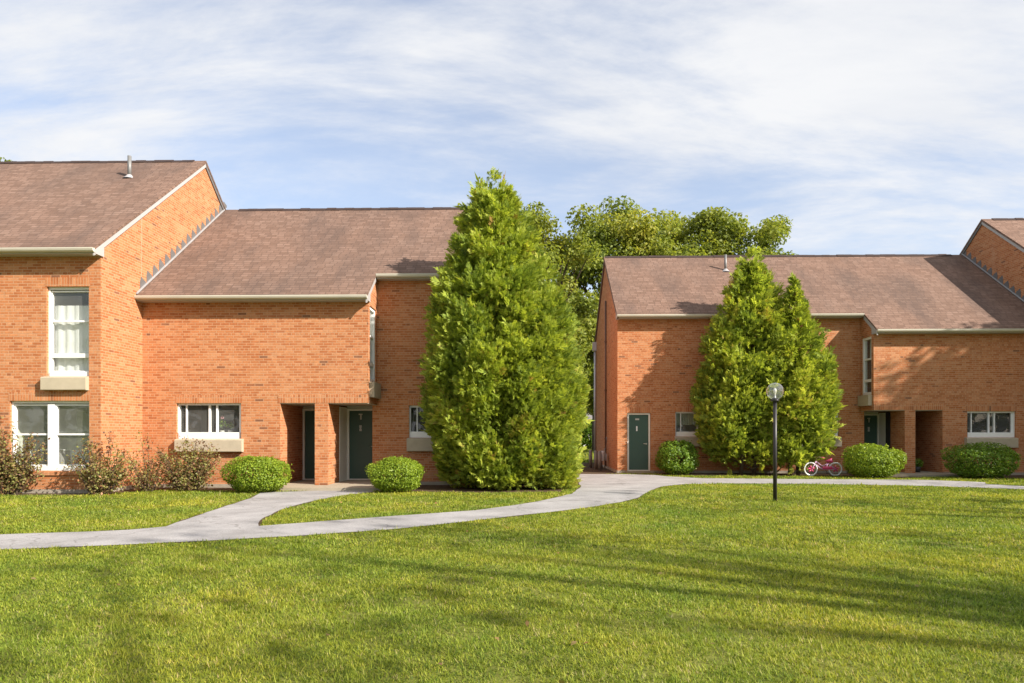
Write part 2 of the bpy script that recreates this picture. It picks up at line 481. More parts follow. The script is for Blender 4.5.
def slider_window(house, x0, x1, Y, z0, z1, box_bottom, box_l, box_r, room='darkroom', blind=None):
    """wide low sliding window with a deep white bottom rail and a cast box under it"""
    if x0 > x1: x0, x1 = x1, x0
    yb, yf = Y + .18, Y + .07
    w = .04
    zb = z0 + .17
    mb = MB()
    mb.box(x0, x0 + w, yf, yb, z0, z1); mb.box(x1 - w, x1, yf, yb, z0, z1)
    mb.box(x0 + w, x1 - w, yf, yb, z1 - .055, z1); mb.box(x0 + w, x1 - w, yf - .03, yb, z0, zb)
    W = x1 - x0
    m1, m2, m0 = x0 + W * .485, x0 + W * .60, x0 + W * .125
    for q, ww in ((m0, .03), (m1, .05), (m2, .045)):
        mb.box(q - ww/2, q + ww/2, yf + .035, yb - .01, zb, z1 - .055)
    mb.box(x1 - w - .05, x1 - w, yf + .035, yb - .01, zb, z1 - .055)
    wn = mb.build('window', M['frame'], house)
    panes(wn, [(x0 + w, m1, zb, z1 - .055), (m1 + .03, x1 - w, zb, z1 - .055)], yf + .07)
    precast_sill(wn, box_l, box_r, Y, box_bottom, z0)
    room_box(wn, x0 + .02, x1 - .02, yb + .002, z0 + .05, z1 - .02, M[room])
    if blind:
        c = curtain_mesh(x0 + w, m2, yb + .12, zb + (z1 - zb) * .35, z1, .012, .09); c.build('blind', M['blind'], wn)
    return wn

def hung_window(house, x0, x1, Y, z0, z1, box=None, curtain=True, units=1, seed=0, room='room', hopper=True):
    """tall hung window: sashes, low hopper light, white frame"""
    yb, yf = Y + .19, Y + .09
    w = .04
    mb = MB(); rects = []
    mb.box(x0, x0 + w, yf - .02, yb, z0, z1); mb.box(x1 - w, x1, yf - .02, yb, z0, z1)
    mb.box(x0 + w, x1 - w, yf - .02, yb, z1 - .06, z1); mb.box(x0 + w, x1 - w, yf - .04, yb, z0, z0 + .11)
    inner = (x1 - x0 - 2*w)
    mull = .17
    uw = (inner - (units - 1) * mull) / units
    H = z1 - z0
    for k in range(units):
        a = x0 + w + k * (uw + mull); b = a + uw
        if k < units - 1: mb.box(b, b + mull, yf - .03, yb, z0 + .11, z1 - .085)
        zt, zl = z1 - .085, z0 + .11
        s = .03
        mid = z0 + H * (.62 if hopper else .52)
        low = z0 + H * .235
        mb.box(a, b, yf + .01, yb - .02, mid - .022, mid + .022)
        mb.box(a, a + s, yf + .012, yb - .02, zl, zt); mb.box(b - s, b, yf + .012, yb - .02, zl, zt)
        mb.box(a + s, b - s, yf + .012, yb - .02, zt - s, zt)
        if hopper:
            mb.box(a, b, yf - .005, yb - .02, low - .05, low + .05)
        mb.box(a + s, b - s, yf + .012, yb - .02, zl, zl + s)
        rects += [(a + s, b - s, mid + .03, zt - s), (a + s, b - s, (low + .05) if hopper else zl + s, mid - .03)]
        if hopper: rects.append((a + s, b - s, zl + s, low - .05))
    wn = mb.build('window', M['frame'], house)
    panes(wn, rects, yf + .06)
    if box: precast_sill(wn, box[0], box[1], Y, box[2], z0, .13)
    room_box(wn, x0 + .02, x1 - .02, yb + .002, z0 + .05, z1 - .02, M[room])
    if curtain:
        c = curtain_mesh(x0 + w, x1 - w, yb + .04, z0 + .1, z1 - .42, .012, .27, seed); c.build('curtain', M['curtain'], wn)
    return wn

# ------------------------------------------------------------------ roofs
def roof(house, x0, x1, Ye, ze, Rg, zr, Yb, mat='roof'):
    p = (zr - ze) / (Rg - Ye); zb = zr - p * (Yb - Rg)
    mb = MB()
    mb.prism_x([(Ye, ze), (Rg, zr), (Yb, zb), (Yb, zb - .07), (Rg, zr - .09), (Ye, ze - .07)], x0, x1)
    return mb.build('roof', M[mat], house)

def ridge_cap(parent, x0, x1, Rg, zr, p, seed=1):
    r = random.Random(seed); mb = MB(); x = x0
    while x < x1 - .02:
        w = min(.30, x1 - x); dz = r.uniform(.008, .03); c = .14
        mb.prism_x([(Rg - c, zr - c*p + dz), (Rg, zr + dz + .012), (Rg + c, zr - c*p + dz), (Rg, zr - .05)], x, x + w + .02)
        x += w
    return mb.build('ridge_cap', M['ridge'], parent)

def eave(house, x0, x1, Ye, ze, Yw, p, end_overlap=0.0):
    """boxed cream eave with a white end return, and the gutter along it"""
    mb = MB()
    mb.prism_x([(Ye + .02, ze - .075), (Ye + .02, ze - .16), (Yw + .06, ze - .16), (Yw + .06, ze + p*(Yw + .06 - Ye) - .12)], x0, x1)
    f = mb.build('eave_box', M['trim'], house)
    g = MB()
    g.prism_x([(Ye + .018, ze - .03), (Ye + .018, ze - .13), (Ye - .055, ze - .13), (Ye - .08, ze - .105), (Ye - .095, ze - .065),
               (Ye - .095, ze - .04), (Ye - .085, ze - .04), (Ye - .085, ze - .05)], x0, x1)
    g.build('gutter', M['cream'], house)
    return f

def rake(house, X, s, Y0, z0, Y1, z1, w=.2, t=.03, drop=.02, mat='trim'):
    """sloping board under the roof edge on a gable that faces s*X"""
    mb = MB()
    a, b = X, X + s * t
    sec = [(Y0, z0 - drop), (Y1, z1 - drop), (Y1, z1 - drop - w), (Y0, z0 - drop - w)]
    mb.prism_x(sec, min(a, b), max(a, b))
    return mb.build('rake_board', M[mat], house)

def flashing(house, X, s, Ye, ze, Y1, p):
    """stepped grey pieces up the wall and a pale strip along the slope"""
    mb = MB(); r = random.Random(5); y = Ye + .18
    while y < Y1 - .1:
        z = ze + p * (y - Ye); w = .31
        h = .25 * r.uniform(.8, 1.15)
        mb.prism_x([(y, z + .02), (y + w*.85, z + p*w*.85 + .02), (y + w*.85, z + p*w*.85 + .05 + h*.2), (y + w*.15, z + p*w*.85 + h*.75), (y, z + h)],
                   min(X, X + s*.012), max(X, X + s*.012))
        y += w
    o = mb.build('flashing', M['flash'], house)
    m2 = MB()
    m2.prism_x([(Ye - .02, ze + .012), (Y1, ze + p*(Y1 - Ye + .02) + .012), (Y1, ze + p*(Y1 - Ye + .02) + .05), (Ye - .02, ze + .05)],
               min(X + s*.012, X + s*.05), max(X + s*.012, X + s*.05))
    m2.build('flashing_strip', M['strip'], house)

def vent_pipe(house, x, y, z, h=.75, r=.055):
    mb = MB(); mb.tube([(x, y, z - .1), (x, y, z + h)], r, 12)
    v = mb.build('vent_pipe', M['steel'], house)
    m2 = MB(); m2.lathe([(.19, -.08), (.10, .0), (.065, .05)], (x, y, z), 14)
    m2.build('collar', M['strip'], v)

# ------------------------------------------------------------------ doors
def door_leaf(house, x0, x1, Y, z0, z1, knob_side, marks=()):
    fr = MB(); w = .055
    fr.box(x0, x0 + w, Y - .05, Y + .08, z0, z1); fr.box(x1 - w, x1, Y - .05, Y + .08, z0, z1); fr.box(x0 + w, x1 - w, Y - .05, Y + .08, z1 - w, z1)
    fr.box(x0 + w, x1 - w, Y - .06, Y + .08, z0, z0 + .03)
    fr.build('door_frame', M['doorframe'], house)
    mb = MB(); mb.box(x0 + w + .003, x1 - w - .003, Y, Y + .045, z0 + .033, z1 - w - .003)
    d = mb.build('door', M['door'], house)
    kx = (x1 - w - .075) if knob_side > 0 else (x0 + w + .075)
    k = MB(); k.tube([(kx, Y, z0 + .98), (kx, Y - .05, z0 + .98)], .012, 8)
    k.tube([(kx + .012*knob_side, Y - .055, z0 + .98), (kx - .11*knob_side, Y - .055, z0 + .985)], [.014, .012], 8)
    k.tube([(kx, Y + .001, z0 + .98), (kx, Y - .008, z0 + .98)], .032, 14)
    k.build('handle', M['chrome'], d)
    for (fx, z, shape) in marks:
        cx = x0 + (x1 - x0) * fx; p = MB()
        if shape == 'oval':
            p.prism_x([(Y - .012, z - .03), (Y - .001, z - .03), (Y - .001, z + .03), (Y - .012, z + .03)], cx - .07, cx + .07)
            p.build('number_plate', M['plate'], d)
        elif shape == 'slot':
            p.box(cx - .025, cx + .025, Y - .014, Y - .001, z - .09, z + .09); p.build('door_viewer_plate', M['frame'], d)
        elif shape == 'seven':
            p.box(cx - .055, cx + .055, Y - .01, Y - .001, z + .05, z + .085); p.box(cx - .012, cx + .03, Y - .0101, Y - .001, z - .085, z + .049)
            p.build('number_plate', M['plate'], d)
        elif shape == 'knocker':
            p.box(cx - .034, cx + .034, Y - .012, Y - .001, z + .015, z + .085); p.box(cx - .034, cx + .034, Y - .012, Y - .001, z - .085, z - .015)
            p.box(cx - .02, cx + .02, Y - .022, Y - .001, z - .0149, z + .0149)
            p.build('knocker', M['plate'], d)
    return d

# ------------------------------------------------------------------ lower houses
PL = .75
def lower_house(house, s, xt, xc, xe, Yp, Yr, ze, Rg, Yb, win, rec_wins, side_win, recdoor=None, variant=0):
    zr = ze + PL * (Rg - (Yp - .3))
    Yep, Yer = Yp - .3, Yr - .3
    zer = ze + PL * (Yer - Yep)
    HD = 2.26
    c1, c2, c3 = xc - s*1.07, xc - s*1.43, xc - s*2.36
    Yd = Yp + 1.95
    mb = MB()
    # projecting front
    ops = [(c3, c2, 0.0, HD, 0), (c1, xc, 0.0, HD, 0), (win[0], win[1], win[2], win[3], .18)]
    wall_y(mb, Yp, xt, xc, 0.0, ze + .05, ops)
    # alcove walls
    for X, ya, yb in ((c3, Yp, Yd), (c2, Yp, Yd), (c1, Yp, Yr)):
        mb.face([(X, ya, 0), (X, yb, 0), (X, yb, HD), (X, ya, HD)])
    # recessed front: below and above the overhang
    door2 = (c1, xc - s*.13, 0.0, HD, 0)
    lo = [door2]; hi = []
    for w in rec_wins: lo.append((w[0], w[1], w[2], w[3], .18))
    if recdoor: lo.append((recdoor[0], recdoor[1], 0.0, recdoor[2], .16))
    wall_y(mb, Yr, c1, xe, 0.0, HD, lo)
    wall_y(mb, Yr, xc, xe, HD, zer + .05, hi)
    # entry 2 side wall on the recess side
    X = xc - s*.13
    mb.face([(X, Yr, 0), (X, Yr + .95, 0), (X, Yr + .95, HD), (X, Yr, HD)])
    # side wall of the projection, with the narrow tall window
    ya, yb = side_win[0], side_win[1]; za, zb_ = side_win[2], side_win[3]
    zt = lambda y: ze + PL * (y - Yep) - .06
    for (y0, y1, z0, z1) in ((Yp, ya, HD, None), (yb, Yr, HD, None), (ya, yb, HD, za), (ya, yb, zb_, None)):
        t0, t1 = (zt(y0), zt(y1)) if z1 is None else (z1, z1)
        mb.face([(xc, y0, z0), (xc, y1, z0), (xc, y1, t1), (xc, y0, t0)])
    for y in (ya, yb):
        mb.face([(xc, y, za), (xc - s*.18, y, za), (xc - s*.18, y, zb_), (xc, y, zb_)])
    for z in (za, zb_):
        mb.face([(xc, ya, z), (xc - s*.18, ya, z), (xc - s*.18, yb, z), (xc, yb, z)])
    # end gable and back
    zb = zr - PL * (Yb - Rg)
    mb.face([(xe, Yr, 0), (xe, Yb, 0), (xe, Yb, zb - .05), (xe, Rg, zr - .06), (xe, Yr, ze + PL*(Yr - Yep) - .06)])
    mb.face([(xt, Yb, 0), (xe, Yb, 0), (xe, Yb, zb), (xt, Yb, zb)])
    mb.build('wall', M['brick'], house)
    # entry ceilings
    cm = MB()
    cm.box(c3, c2, Yp + .012, Yd, HD - .02, HD + .02); cm.box(c1, xc - s*.004, Yp + .012, Yr, HD - .02, HD + .02); cm.box(c1, xc - s*.13, Yr + .004, Yr + .95, HD - .02, HD + .02)
    cm.build('entry_ceiling', M['ceiling'], house)
    # concrete footing
    def foot(x0, x1, Y):
        fm = MB(); fm.box(x0, x1, Y - .025, Y + .05, -.05, .10); fm.build('footing', M['concrete'], house)
    foot(xt, c3, Yp)
    if recdoor:
        a, b = min(recdoor[:2]), max(recdoor[:2])
        foot(xc, b if s < 0 else a, Yr); foot(a if s < 0 else b, xe, Yr)
    else:
        foot(xc, xe, Yr)
    fm = MB(); fm.box(xe - .01, xe + s*.025, Yr - .0251, Yb, -.05, .1001); fm.build('footing', M['concrete'], house)
    # doorstep slab
    dm = MB()
    dm.box(c3 + s*.01, c2 - s*.01, Yp - .02, Yd, -.05, .09)
    dm.box(c3 - s*.35, xc + s*.55, Yp - .95, Yp - .026, -.05, .075)
    dm.box(c1 + s*.01, xc + s*.5, Yp - .02, Yr - .03, -.05, .0901)
    dm.box(c1 + s*.01, xc - s*.135, Yr - .025, Yr + .95, -.05, .0899)
    dm.build('doorstep', M['step'], house)
    # doors
    door_leaf(house, min(c3, c2) + .005, max(c3, c2) - .005, Yd - .09, .09, 2.17, s if s > 0 else -1)
    hm = MB(); hm.box(c3, c2, Yd - .06, Yd + .02, 2.17, HD); hm.box(c1, xc - s*.13, Yr + .86, Yr + .95, 2.17, HD); hm.build('door_header', M['doorframe'], house)
    door_leaf(house, min(c1, xc - s*.13) + .02, max(c1, xc - s*.13) - .005, Yr + .83, .09, 2.17, s,
              ((.42 if s > 0 else .6, 1.94, 'seven'), (.42 if s > 0 else .6, 1.60, 'knocker')))
    sp = MB(); sp.box(c1 + s*.001, c1 + s*.022, Yr + (.01 if s > 0 else .30), Yr + .77, .09, 2.2)
    sp.build('side_panel', M['doorframe'], house)
    if s < 0:
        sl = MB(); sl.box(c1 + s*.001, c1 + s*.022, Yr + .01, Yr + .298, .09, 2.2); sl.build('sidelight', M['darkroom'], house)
    # soldier courses
    solider_course(house, min(c3 - s*.06, xc), max(c3 - s*.06, xc), Yp, HD, .22)
    solider_course(house, win[0] - .03, win[1] + .03, Yp, win[3], .21)
    for w in rec_wins: solider_course(house, w[0] - .03, w[1] + .03, Yr, w[3], .21)
    # windows
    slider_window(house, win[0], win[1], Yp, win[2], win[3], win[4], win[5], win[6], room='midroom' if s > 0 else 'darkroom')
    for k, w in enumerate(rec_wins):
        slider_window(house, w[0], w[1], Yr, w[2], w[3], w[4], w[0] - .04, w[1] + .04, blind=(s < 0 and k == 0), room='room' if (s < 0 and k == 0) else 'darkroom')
    # narrow side window
    fw = .07; xo, xi = xc - s*.03, xc - s*.16
    m2 = MB()
    m2.box(xo, xi, ya, ya + fw, za, zb_); m2.box(xo, xi, yb - fw, yb, za, zb_)
    m2.box(xo, xi, ya + fw, yb - fw, zb_ - .08, zb_); m2.box(xo, xi, ya + fw, yb - fw, za, za + .10)
    zm, zl = za + (zb_ - za)*.62, za + (zb_ - za)*.25
    m2.box(xo - s*.03, xi, ya + fw, yb - fw, zm - .03, zm + .03); m2.box(xo - s*.02, xi, ya + fw, yb - fw, zl - .05, zl + .05)
    wn = m2.build('window', M['frame'], house)
    pm = MB(); X = xc - s*.09
    pm.face([(X, ya + fw, za), (X, yb - fw, za), (X, yb - fw, zb_), (X, ya + fw, zb_)])
    pm.build('pane', M['glass'], wn)
    rb = MB(); X2 = xc - s*.9
    q = [(ya - .02, za - .2), (yb + .02, za - .2), (yb + .02, zb_ + .1), (ya - .02, zb_ + .1)]
    rb.face([(X2, a, b) for a, b in q])
    for i in range(4):
        a, b = q[i], q[(i+1) % 4]
        rb.face([(xc - s*.165, a[0], a[1]), (xc - s*.165, b[0], b[1]), (X2, b[0], b[1]), (X2, a[0], a[1])])
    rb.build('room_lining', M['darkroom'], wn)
    cm = MB()
    for i in range(14):
        y0 = ya + fw + (yb - ya - 2*fw) * i / 14; y1 = ya + fw + (yb - ya - 2*fw) * (i + 1) / 14
        cm.face([(xc - s*(.26 + .02*(i % 2)), y0, zm), (xc - s*(.26 + .02*((i+1) % 2)), y1, zm), (xc - s*(.26 + .02*((i+1) % 2)), y1, zb_), (xc - s*(.26 + .02*(i % 2)), y0, zb_)])
    cm.build('curtain', M['curtain'], wn)
    sb = MB(); sb.box(xc - s*.02, xc + s*.13, ya - .04, yb + .04 if yb + .04 < Yr else Yr - .004, side_win[4], za - .003)
    sb.build('sill', M['sill'], wn)
    # roof
    rm = MB()
    zbk = zr - PL * (Yb + .3 - Rg)
    for (x0, x1, Ye) in ((xt + s*.004, xc + s*.05, Yep), (xc + s*.05, xe + s*.06, Yer)):
        z0 = ze + PL * (Ye - Yep)
        rm.prism_x([(Ye, z0), (Rg, zr), (Yb + .3, zbk), (Yb + .3, zbk - .07), (Rg, zr - .09), (Ye, z0 - .07)], min(x0, x1), max(x0, x1))
    rf = rm.build('roof', M['roof'], house)
    ridge_cap(rf, min(xt + s*.5, xe), max(xt + s*.5, xe), Rg, zr, PL, 3 + variant)
    eave(house, min(xt + s*.004, xc + s*.045), max(xt + s*.004, xc + s*.045), Yep, ze, Yp, PL)
    eave(house, min(xc + s*.052, xe + s*.055), max(xc + s*.052, xe + s*.055), Yer, zer, Yr, PL)
    rake(house, xc, s, Yep, ze, Yer, zer, .16, .04, .075)
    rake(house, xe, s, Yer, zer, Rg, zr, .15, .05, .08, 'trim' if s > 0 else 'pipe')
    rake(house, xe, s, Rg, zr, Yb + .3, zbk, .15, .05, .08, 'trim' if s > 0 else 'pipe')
    # the roof meets the taller house
    flashing(house, xt, s, Yep, ze, Rg, PL)
    return zr

HL = thing('brick_house', 'lower orange brick house with two doorways under its overhang, beside the tall cone of evergreen', 'house', (-5.2, 22, 0), 'brick row houses')
WL = (wx(176.4, 18.05), wx(241, 18.05), 1.31, 2.26, .96, wx(174.2, 17.9), wx(241.4, 17.9))
lower_house(HL, 1, -10.28, -4.21, -.3, 18.05, 19.1, 5.10, 23.03, 28.0, WL, [(-3.31, -1.6, 1.33, 2.235, .95)],
            (18.22, 18.98, 2.83, 4.88, 2.42))
HR = thing('brick_house', 'lower orange brick house with a green door at its corner, behind the pair of evergreens', 'house', (9.5, 28, 0), 'brick row houses')
WR = (wx(967.2, 23.97), wx(1016, 23.97), 1.31, 2.21, .95, wx(967, 23.83), wx(1018.5, 23.83))
RW1 = (wx(675.5, 24.9), wx(675.5, 24.9) + 1.7, 1.34, 2.23, .97)
RW2 = (9.62, wx(839, 24.9), 1.34, 2.23, .97)
RD = (wx(627.3, 24.9), wx(650.6, 24.9), 2.19)
ZR_R = lower_house(HR, -1, 18.08, 12.03, 3.29, 23.97, 24.9, 5.05, 28.75, 32.6, WR, [RW1, RW2],
            (24.12, 24.80, 2.80, 4.85, 2.42), RD, 1)
door_leaf(HR, RD[0] + .01, RD[1] - .01, 24.9 + .09, .085, 2.18, 1, ((.44, 1.96, 'oval'), (.42, 1.62, 'slot')))
mb = MB(); mb.box(RD[0] - .05, RD[1] + .1, 24.9 - .22, 24.9 + .13, -.05, .082); mb.build('doorstep', M['step'], HR)
solider_course(HR, RD[0] - .05, RD[1] + .05, 24.9, 2.19, .21)
vent_pipe(HR, wx(725.5, 27.6), 27.6, 5.05 + PL*(27.6 - 23.67), .62, .05)
# pipes on the shaded gable
mb = MB(); X = 3.29 - .05
mb.tube([(X, 28.2, .1), (X, 28.2, 6.9)], .035, 8)
for z in (1.2, 3.2, 5.2): mb.box(X - .05, X + .06, 28.13, 28.27, z, z + .05)
mb.build('downpipe', M['pipe'], HR)
mb = MB(); X = 3.29 - .07
mb.tube([(X, 32.4, .05), (X, 32.4, 5.5)], .055, 10)
mb.box(X - .12, X + .065, 32.3, 32.5, 5.35, 5.75)
mb.build('conduit', M['conduit'], HR)

# ------------------------------------------------------------------ tall houses
def tall_house(house, s, X, xf, Yf, ze, Rg, zr, Yb, units):
    """s: the way its visible gable faces; X gable plane; xf far end"""
    Ye = Yf - .3; p = (zr - ze) / (Rg - Ye); zb = zr - p * (Yb - Rg)
    mb = MB()
    ops = []
    for u in units:
        ops += [(u['up'][0], u['up'][1], u['up'][2], u['up'][3], .19), (u['lo'][0], u['lo'][1], u['lo'][2], u['lo'][3], .19)]
    wall_y(mb, Yf, xf, X, 0, ze + .05, ops)
    for xx in (X, xf):
        mb.face([(xx, Yf, 0), (xx, Yb, 0), (xx, Yb, zb - .05), (xx, Rg, zr - .06), (xx, Yf, ze + p*.3 - .06)])
    mb.face([(X, Yb, 0), (xf, Yb, 0), (xf, Yb, zb), (X, Yb, zb)])
    mb.build('wall', M['brick'], house)
    fm = MB(); fm.box(xf, X, Yf - .025, Yf + .05, -.05, .10); fm.build('footing', M['concrete'], house)
    fm = MB(); fm.box(X + s*.001, X + s*.025, Yf - .0251, Yf + 1.76, -.05, .1001); fm.build('footing', M['concrete'], house)
    rm = MB(); zbk = zr - p * (Yb + .3 - Rg)
    x0, x1 = min(xf - s*.05, X + s*.05), max(xf - s*.05, X + s*.05)
    rm.prism_x([(Ye, ze), (Rg, zr), (Yb + .3, zbk), (Yb + .3, zbk - .07), (Rg, zr - .09), (Ye, ze - .07)], x0, x1)
    rf = rm.build('roof', M['roof'], house)
    ridge_cap(rf, min(xf, X - s*.35), max(xf, X - s*.35), Rg, zr, p, 9)
    eave(house, x0 + .003, x1 - .003, Ye, ze, Yf, p)
    rake(house, X, s, Ye, ze, Rg, zr, .14, .038, .072)
    rake(house, X, s, Rg, zr, Yb + .3, zbk, .13, .038, .072, 'flash')
    for k, u in enumerate(units):
        a = u['up']; b = u['lo']
        hung_window(house, a[0], a[1], Yf, a[2], a[3], (a[0] - .06, a[1] + .0, a[4]), True, 1, 3 + k)
        hung_window(house, b[0], b[1], Yf, b[2], b[3], None, False, 2, 5 + k, hopper=False)
        solider_course(house, a[0] - .03, a[1] + .03, Yf, a[3], .22); solider_course(house, b[0] - .03, b[1] + .03, Yf, b[3], .21)
        rl = MB(); rl.prism_x([(Yf + .1, b[2] - .10), (Yf - .035, b[2] - .11), (Yf - .035, b[2] - .035), (Yf + .1, b[2] - .003)], b[0] - .02, b[1] + .02)
        rl.build('sill_course', M['soldier'], house)
    return p

TL = thing('brick_house', 'taller orange brick house with a curtained upstairs window and a wide double window', 'house', (-16, 21, 0), 'brick row houses')
ua = (wx(46.6, 16.26), wx(88.9, 16.26), 2.83, 5.0, 2.49)
la = (wx(9.7, 16.26), wx(89.3, 16.26), .55, 2.24)
d2 = -5.2
pt = tall_house(TL, 1, -10.28, -22.4, 16.26, 5.88, 21.58, 10.15, 26.9,
           [dict(up=ua, lo=la), dict(up=(ua[0]+d2, ua[1]+d2, *ua[2:]), lo=(la[0]+d2, la[1]+d2, *la[2:]))])
vent_pipe(TL, wx(129.5, 20.3), 20.3, 5.88 + pt*(20.3 - 15.96), .62, .055)
# control joint on the lit side wall
mb = MB(); mb.box(-10.281, -10.276, 18.0, 18.010, 5.2, 7.35); mb.build('wall_joint', M['sill'], TL)
# pale panel and short curtains seen through the double window
wl = [o for o in TL.children if o.name.startswith('window')][1]
mb = MB(); mb.box(la[1] - .74, la[1] - .34, 16.9, 16.94, 1.1, 2.0); mb.build('blind', M['blind'], wl)
c = curtain_mesh(la[1] - .80, la[1] - .1, 16.75, .5, 1.05, .012, .16, 4); c.build('curtain', M['greycurtain'], wl)
TR = thing('brick_house', 'taller brick house of which only the shaded gable and roof corner show', 'house', (24, 27, 0), 'brick row houses')
ub = lambda x: (x, x + 1.04, 2.8, 5.0, 2.46)
lb = lambda x: (x, x + 1.95, .55, 2.24)
tall_house(TR, -1, 18.08, 30.3, 22.18, 5.72, 27.5, 9.95, 32.8, [dict(up=ub(18.4), lo=lb(18.4)), dict(up=ub(24.0), lo=lb(24.0))])

# cabinet behind the double window
cab = thing('cabinet', 'white cabinet standing indoors behind the wide double window', 'cabinet', (la[0] + .62, 16.95, .3))
mb = MB(); mb.box(la[0] + .2, la[0] + .95, 16.7, 17.1, .3, 1.02); mb.build('body', M['trim'], cab)
mb = MB(); mb.box(la[0] + .17, la[0] + .98, 16.66, 17.12, 1.023, 1.05); mb.build('top', M['frame'], cab)

# ------------------------------------------------------------------ foliage
def rs(seed): return np.random.RandomState(seed)

def unit(v): return v / np.maximum(np.linalg.norm(v, axis=-1, keepdims=True), 1e-9)

def sprays(P, D, L, rng, wfac=.062, droop=.1, face=None):
    """fan-shaped sprays: P base points, D directions, L lengths -> quads and owner index"""
    n = len(P)
    R = unit(rng.normal(size=(n, 3)) if face is None else rng.normal(size=(n, 3)) * .6 + face)
    S = unit(np.cross(D, R)); Nn = np.cross(S, D)
    quads = []; own = []
    ts = [(.04, 1, .5), (.04, -1, .5), (.2, 1, .46), (.2, -1, .46), (.36, 1, .40), (.36, -1, .40), (.52, 1, .32), (.52, -1, .32), (.66, 1, .22), (.66, -1, .22), (.3, 0, .75)]
    for (t, sd, ln) in ts:
        b = P + D * (L * t)[:, None]
        j = rng.normal(size=(n, 3)) * .12
        dd = unit(D * (.78 if sd else 1.0) + S * (.62 * sd) + j - np.array([0, 0, droop]))
        ll = (L * ln * rng.uniform(.8, 1.2, n))[:, None]
        side = unit(np.cross(dd, Nn)); w = (L * wfac * rng.uniform(.8, 1.2, n))[:, None]
        mid = b + dd * ll * .5
        tip = b + dd * ll
        lift = Nn * w * .35
        quads.append(np.stack([b, mid + side * w + lift, tip, mid - side * w + lift], 1)); own.append(np.arange(n))
    return np.concatenate(quads).reshape(-1, 3), np.concatenate(own)

def arborvitae(name, label, base, H, prof, seed, nlobe=170, per=70, ys=1.0, L=.26, zmin=.0, group=None, lean=0.0, trunks=((0, 0),), ymax=None):
    """prof: list of (h fraction, radius)"""
    rng = rs(seed)
    t = thing(name, label, 'tree', (base[0], base[1], 0), group)
    hs = np.array([p[0] for p in prof]) * H; rr = np.array([p[1] for p in prof])
    rad_at = lambda z: np.interp(z, hs, rr)
    # trunk and boughs
    mb = MB()
    for (tx, ty) in trunks:
        mb.tube([(base[0] + tx, base[1] + ty, -.05), (base[0] + tx*.8 + .03, base[1] + ty*.8, H*.18), (base[0] + tx*.4, base[1] + ty*.4, H*.5), (base[0] + lean, base[1], H*.93)],
                [.075, .065, .045, .012], 8)
    # lobes
    zz = []
    while len(zz) < nlobe:
        z = zmin + (H - zmin) * rng.rand() * .985
        if rng.rand() < (rad_at(z) + .12) / (rr.max() + .12): zz.append(z)
    zz = np.array(zz); zz[:6] = H * np.array([.995, .98, .96, .94, .92, .90]); zz = np.sort(zz); k = np.arange(nlobe)
    th = k * 2.39996 + rng.normal(size=nlobe) * .35
    R = rad_at(zz)
    lob_r = np.clip(.05 + .19 * R * rng.uniform(.6, 1.3, nlobe), .06, .55)
    rc = np.maximum(R - lob_r * .8, 0.0) * rng.uniform(.80, 1.07, nlobe)
    lx = lean * (zz / H)
    C = np.stack([base[0] + lx + rc*np.cos(th), base[1] + ys*rc*np.sin(th), zz], 1)
    radial = np.stack([np.cos(th), np.sin(th), np.zeros(nlobe)], 1)
    axis = unit(radial * (.55 + .25*rng.rand(nlobe)[:, None]) + np.array([0, 0, .8]))
    for i in range(0, nlobe, 3):
        z0 = max(.1, zz[i] - .5*rc[i]); 
        mb.tube([(base[0] + lx[i], base[1], z0), tuple(C[i])], [.03, .008], 5, cap=False)
    mb.build('trunk', M['bark'], t)
    # sprays on the lobes
    cnt = np.maximum((per * (lob_r / .4) ** 1.5 * rng.uniform(.75, 1.25, nlobe)).astype(int), 22)
    idx = np.repeat(np.arange(nlobe), cnt); n = len(idx)
    dirs = unit(rng.normal(size=(n, 3)) + radial[idx] * .55 + np.array([0, 0, .25]))
    q = rng.rand(n) ** .4
    loc = dirs * (lob_r[idx] * q)[:, None]
    along = (loc * axis[idx]).sum(1)
    P = C[idx] + loc + axis[idx] * (along * .75)[:, None]
    P[:, 1] = base[1] + (P[:, 1] - base[1])
    D = unit(dirs * .7 + axis[idx] * .75 + rng.normal(size=(n, 3)) * .35)
    Ls = L * rng.uniform(.55, 1.3, n) * (1 + .9*(rng.rand(n) < .06))
    # fill inside
    m = int(n * .16)
    zf = zmin + (H*.93 - zmin) * rng.rand(m) ; tf = rng.rand(m) * 6.283; rf = rad_at(zf) * np.sqrt(rng.rand(m)) * .8
    Pf = np.stack([base[0] + lean*(zf/H) + rf*np.cos(tf), base[1] + ys*rf*np.sin(tf), zf], 1)
    Df = unit(np.stack([np.cos(tf), np.sin(tf), np.full(m, .7)], 1) + rng.normal(size=(m, 3)) * .4)
    P = np.concatenate([P, Pf]); D = np.concatenate([D, Df]); Ls = np.concatenate([Ls, L*1.5*np.ones(m)])
    keep = P[:, 2] > .03
    if ymax is not None: keep &= P[:, 1] < ymax
    lobetint = rng.normal(size=nlobe) * .13
    base_t = np.concatenate([.5 + lobetint[idx] + rng.normal(size=n) * .14, .5 + rng.normal(size=m) * .14])
    face = np.concatenate([unit(dirs + radial[idx]*.6), unit(np.stack([np.cos(tf), np.sin(tf), np.full(m, .4)], 1))])
    P, D, Ls, base_t, face = P[keep], D[keep], Ls[keep], base_t[keep], face[keep]
    V, own = sprays(P, D, Ls, rng, face=face)
    tint = np.clip(base_t[own] + rng.normal(size=len(own)) * .13, 0, .97)
    tint[rng.rand(len(P))[own] < .004] = 1.0
    np_mesh('crown', V, 4, M['arbor'], t, tint)
    return t

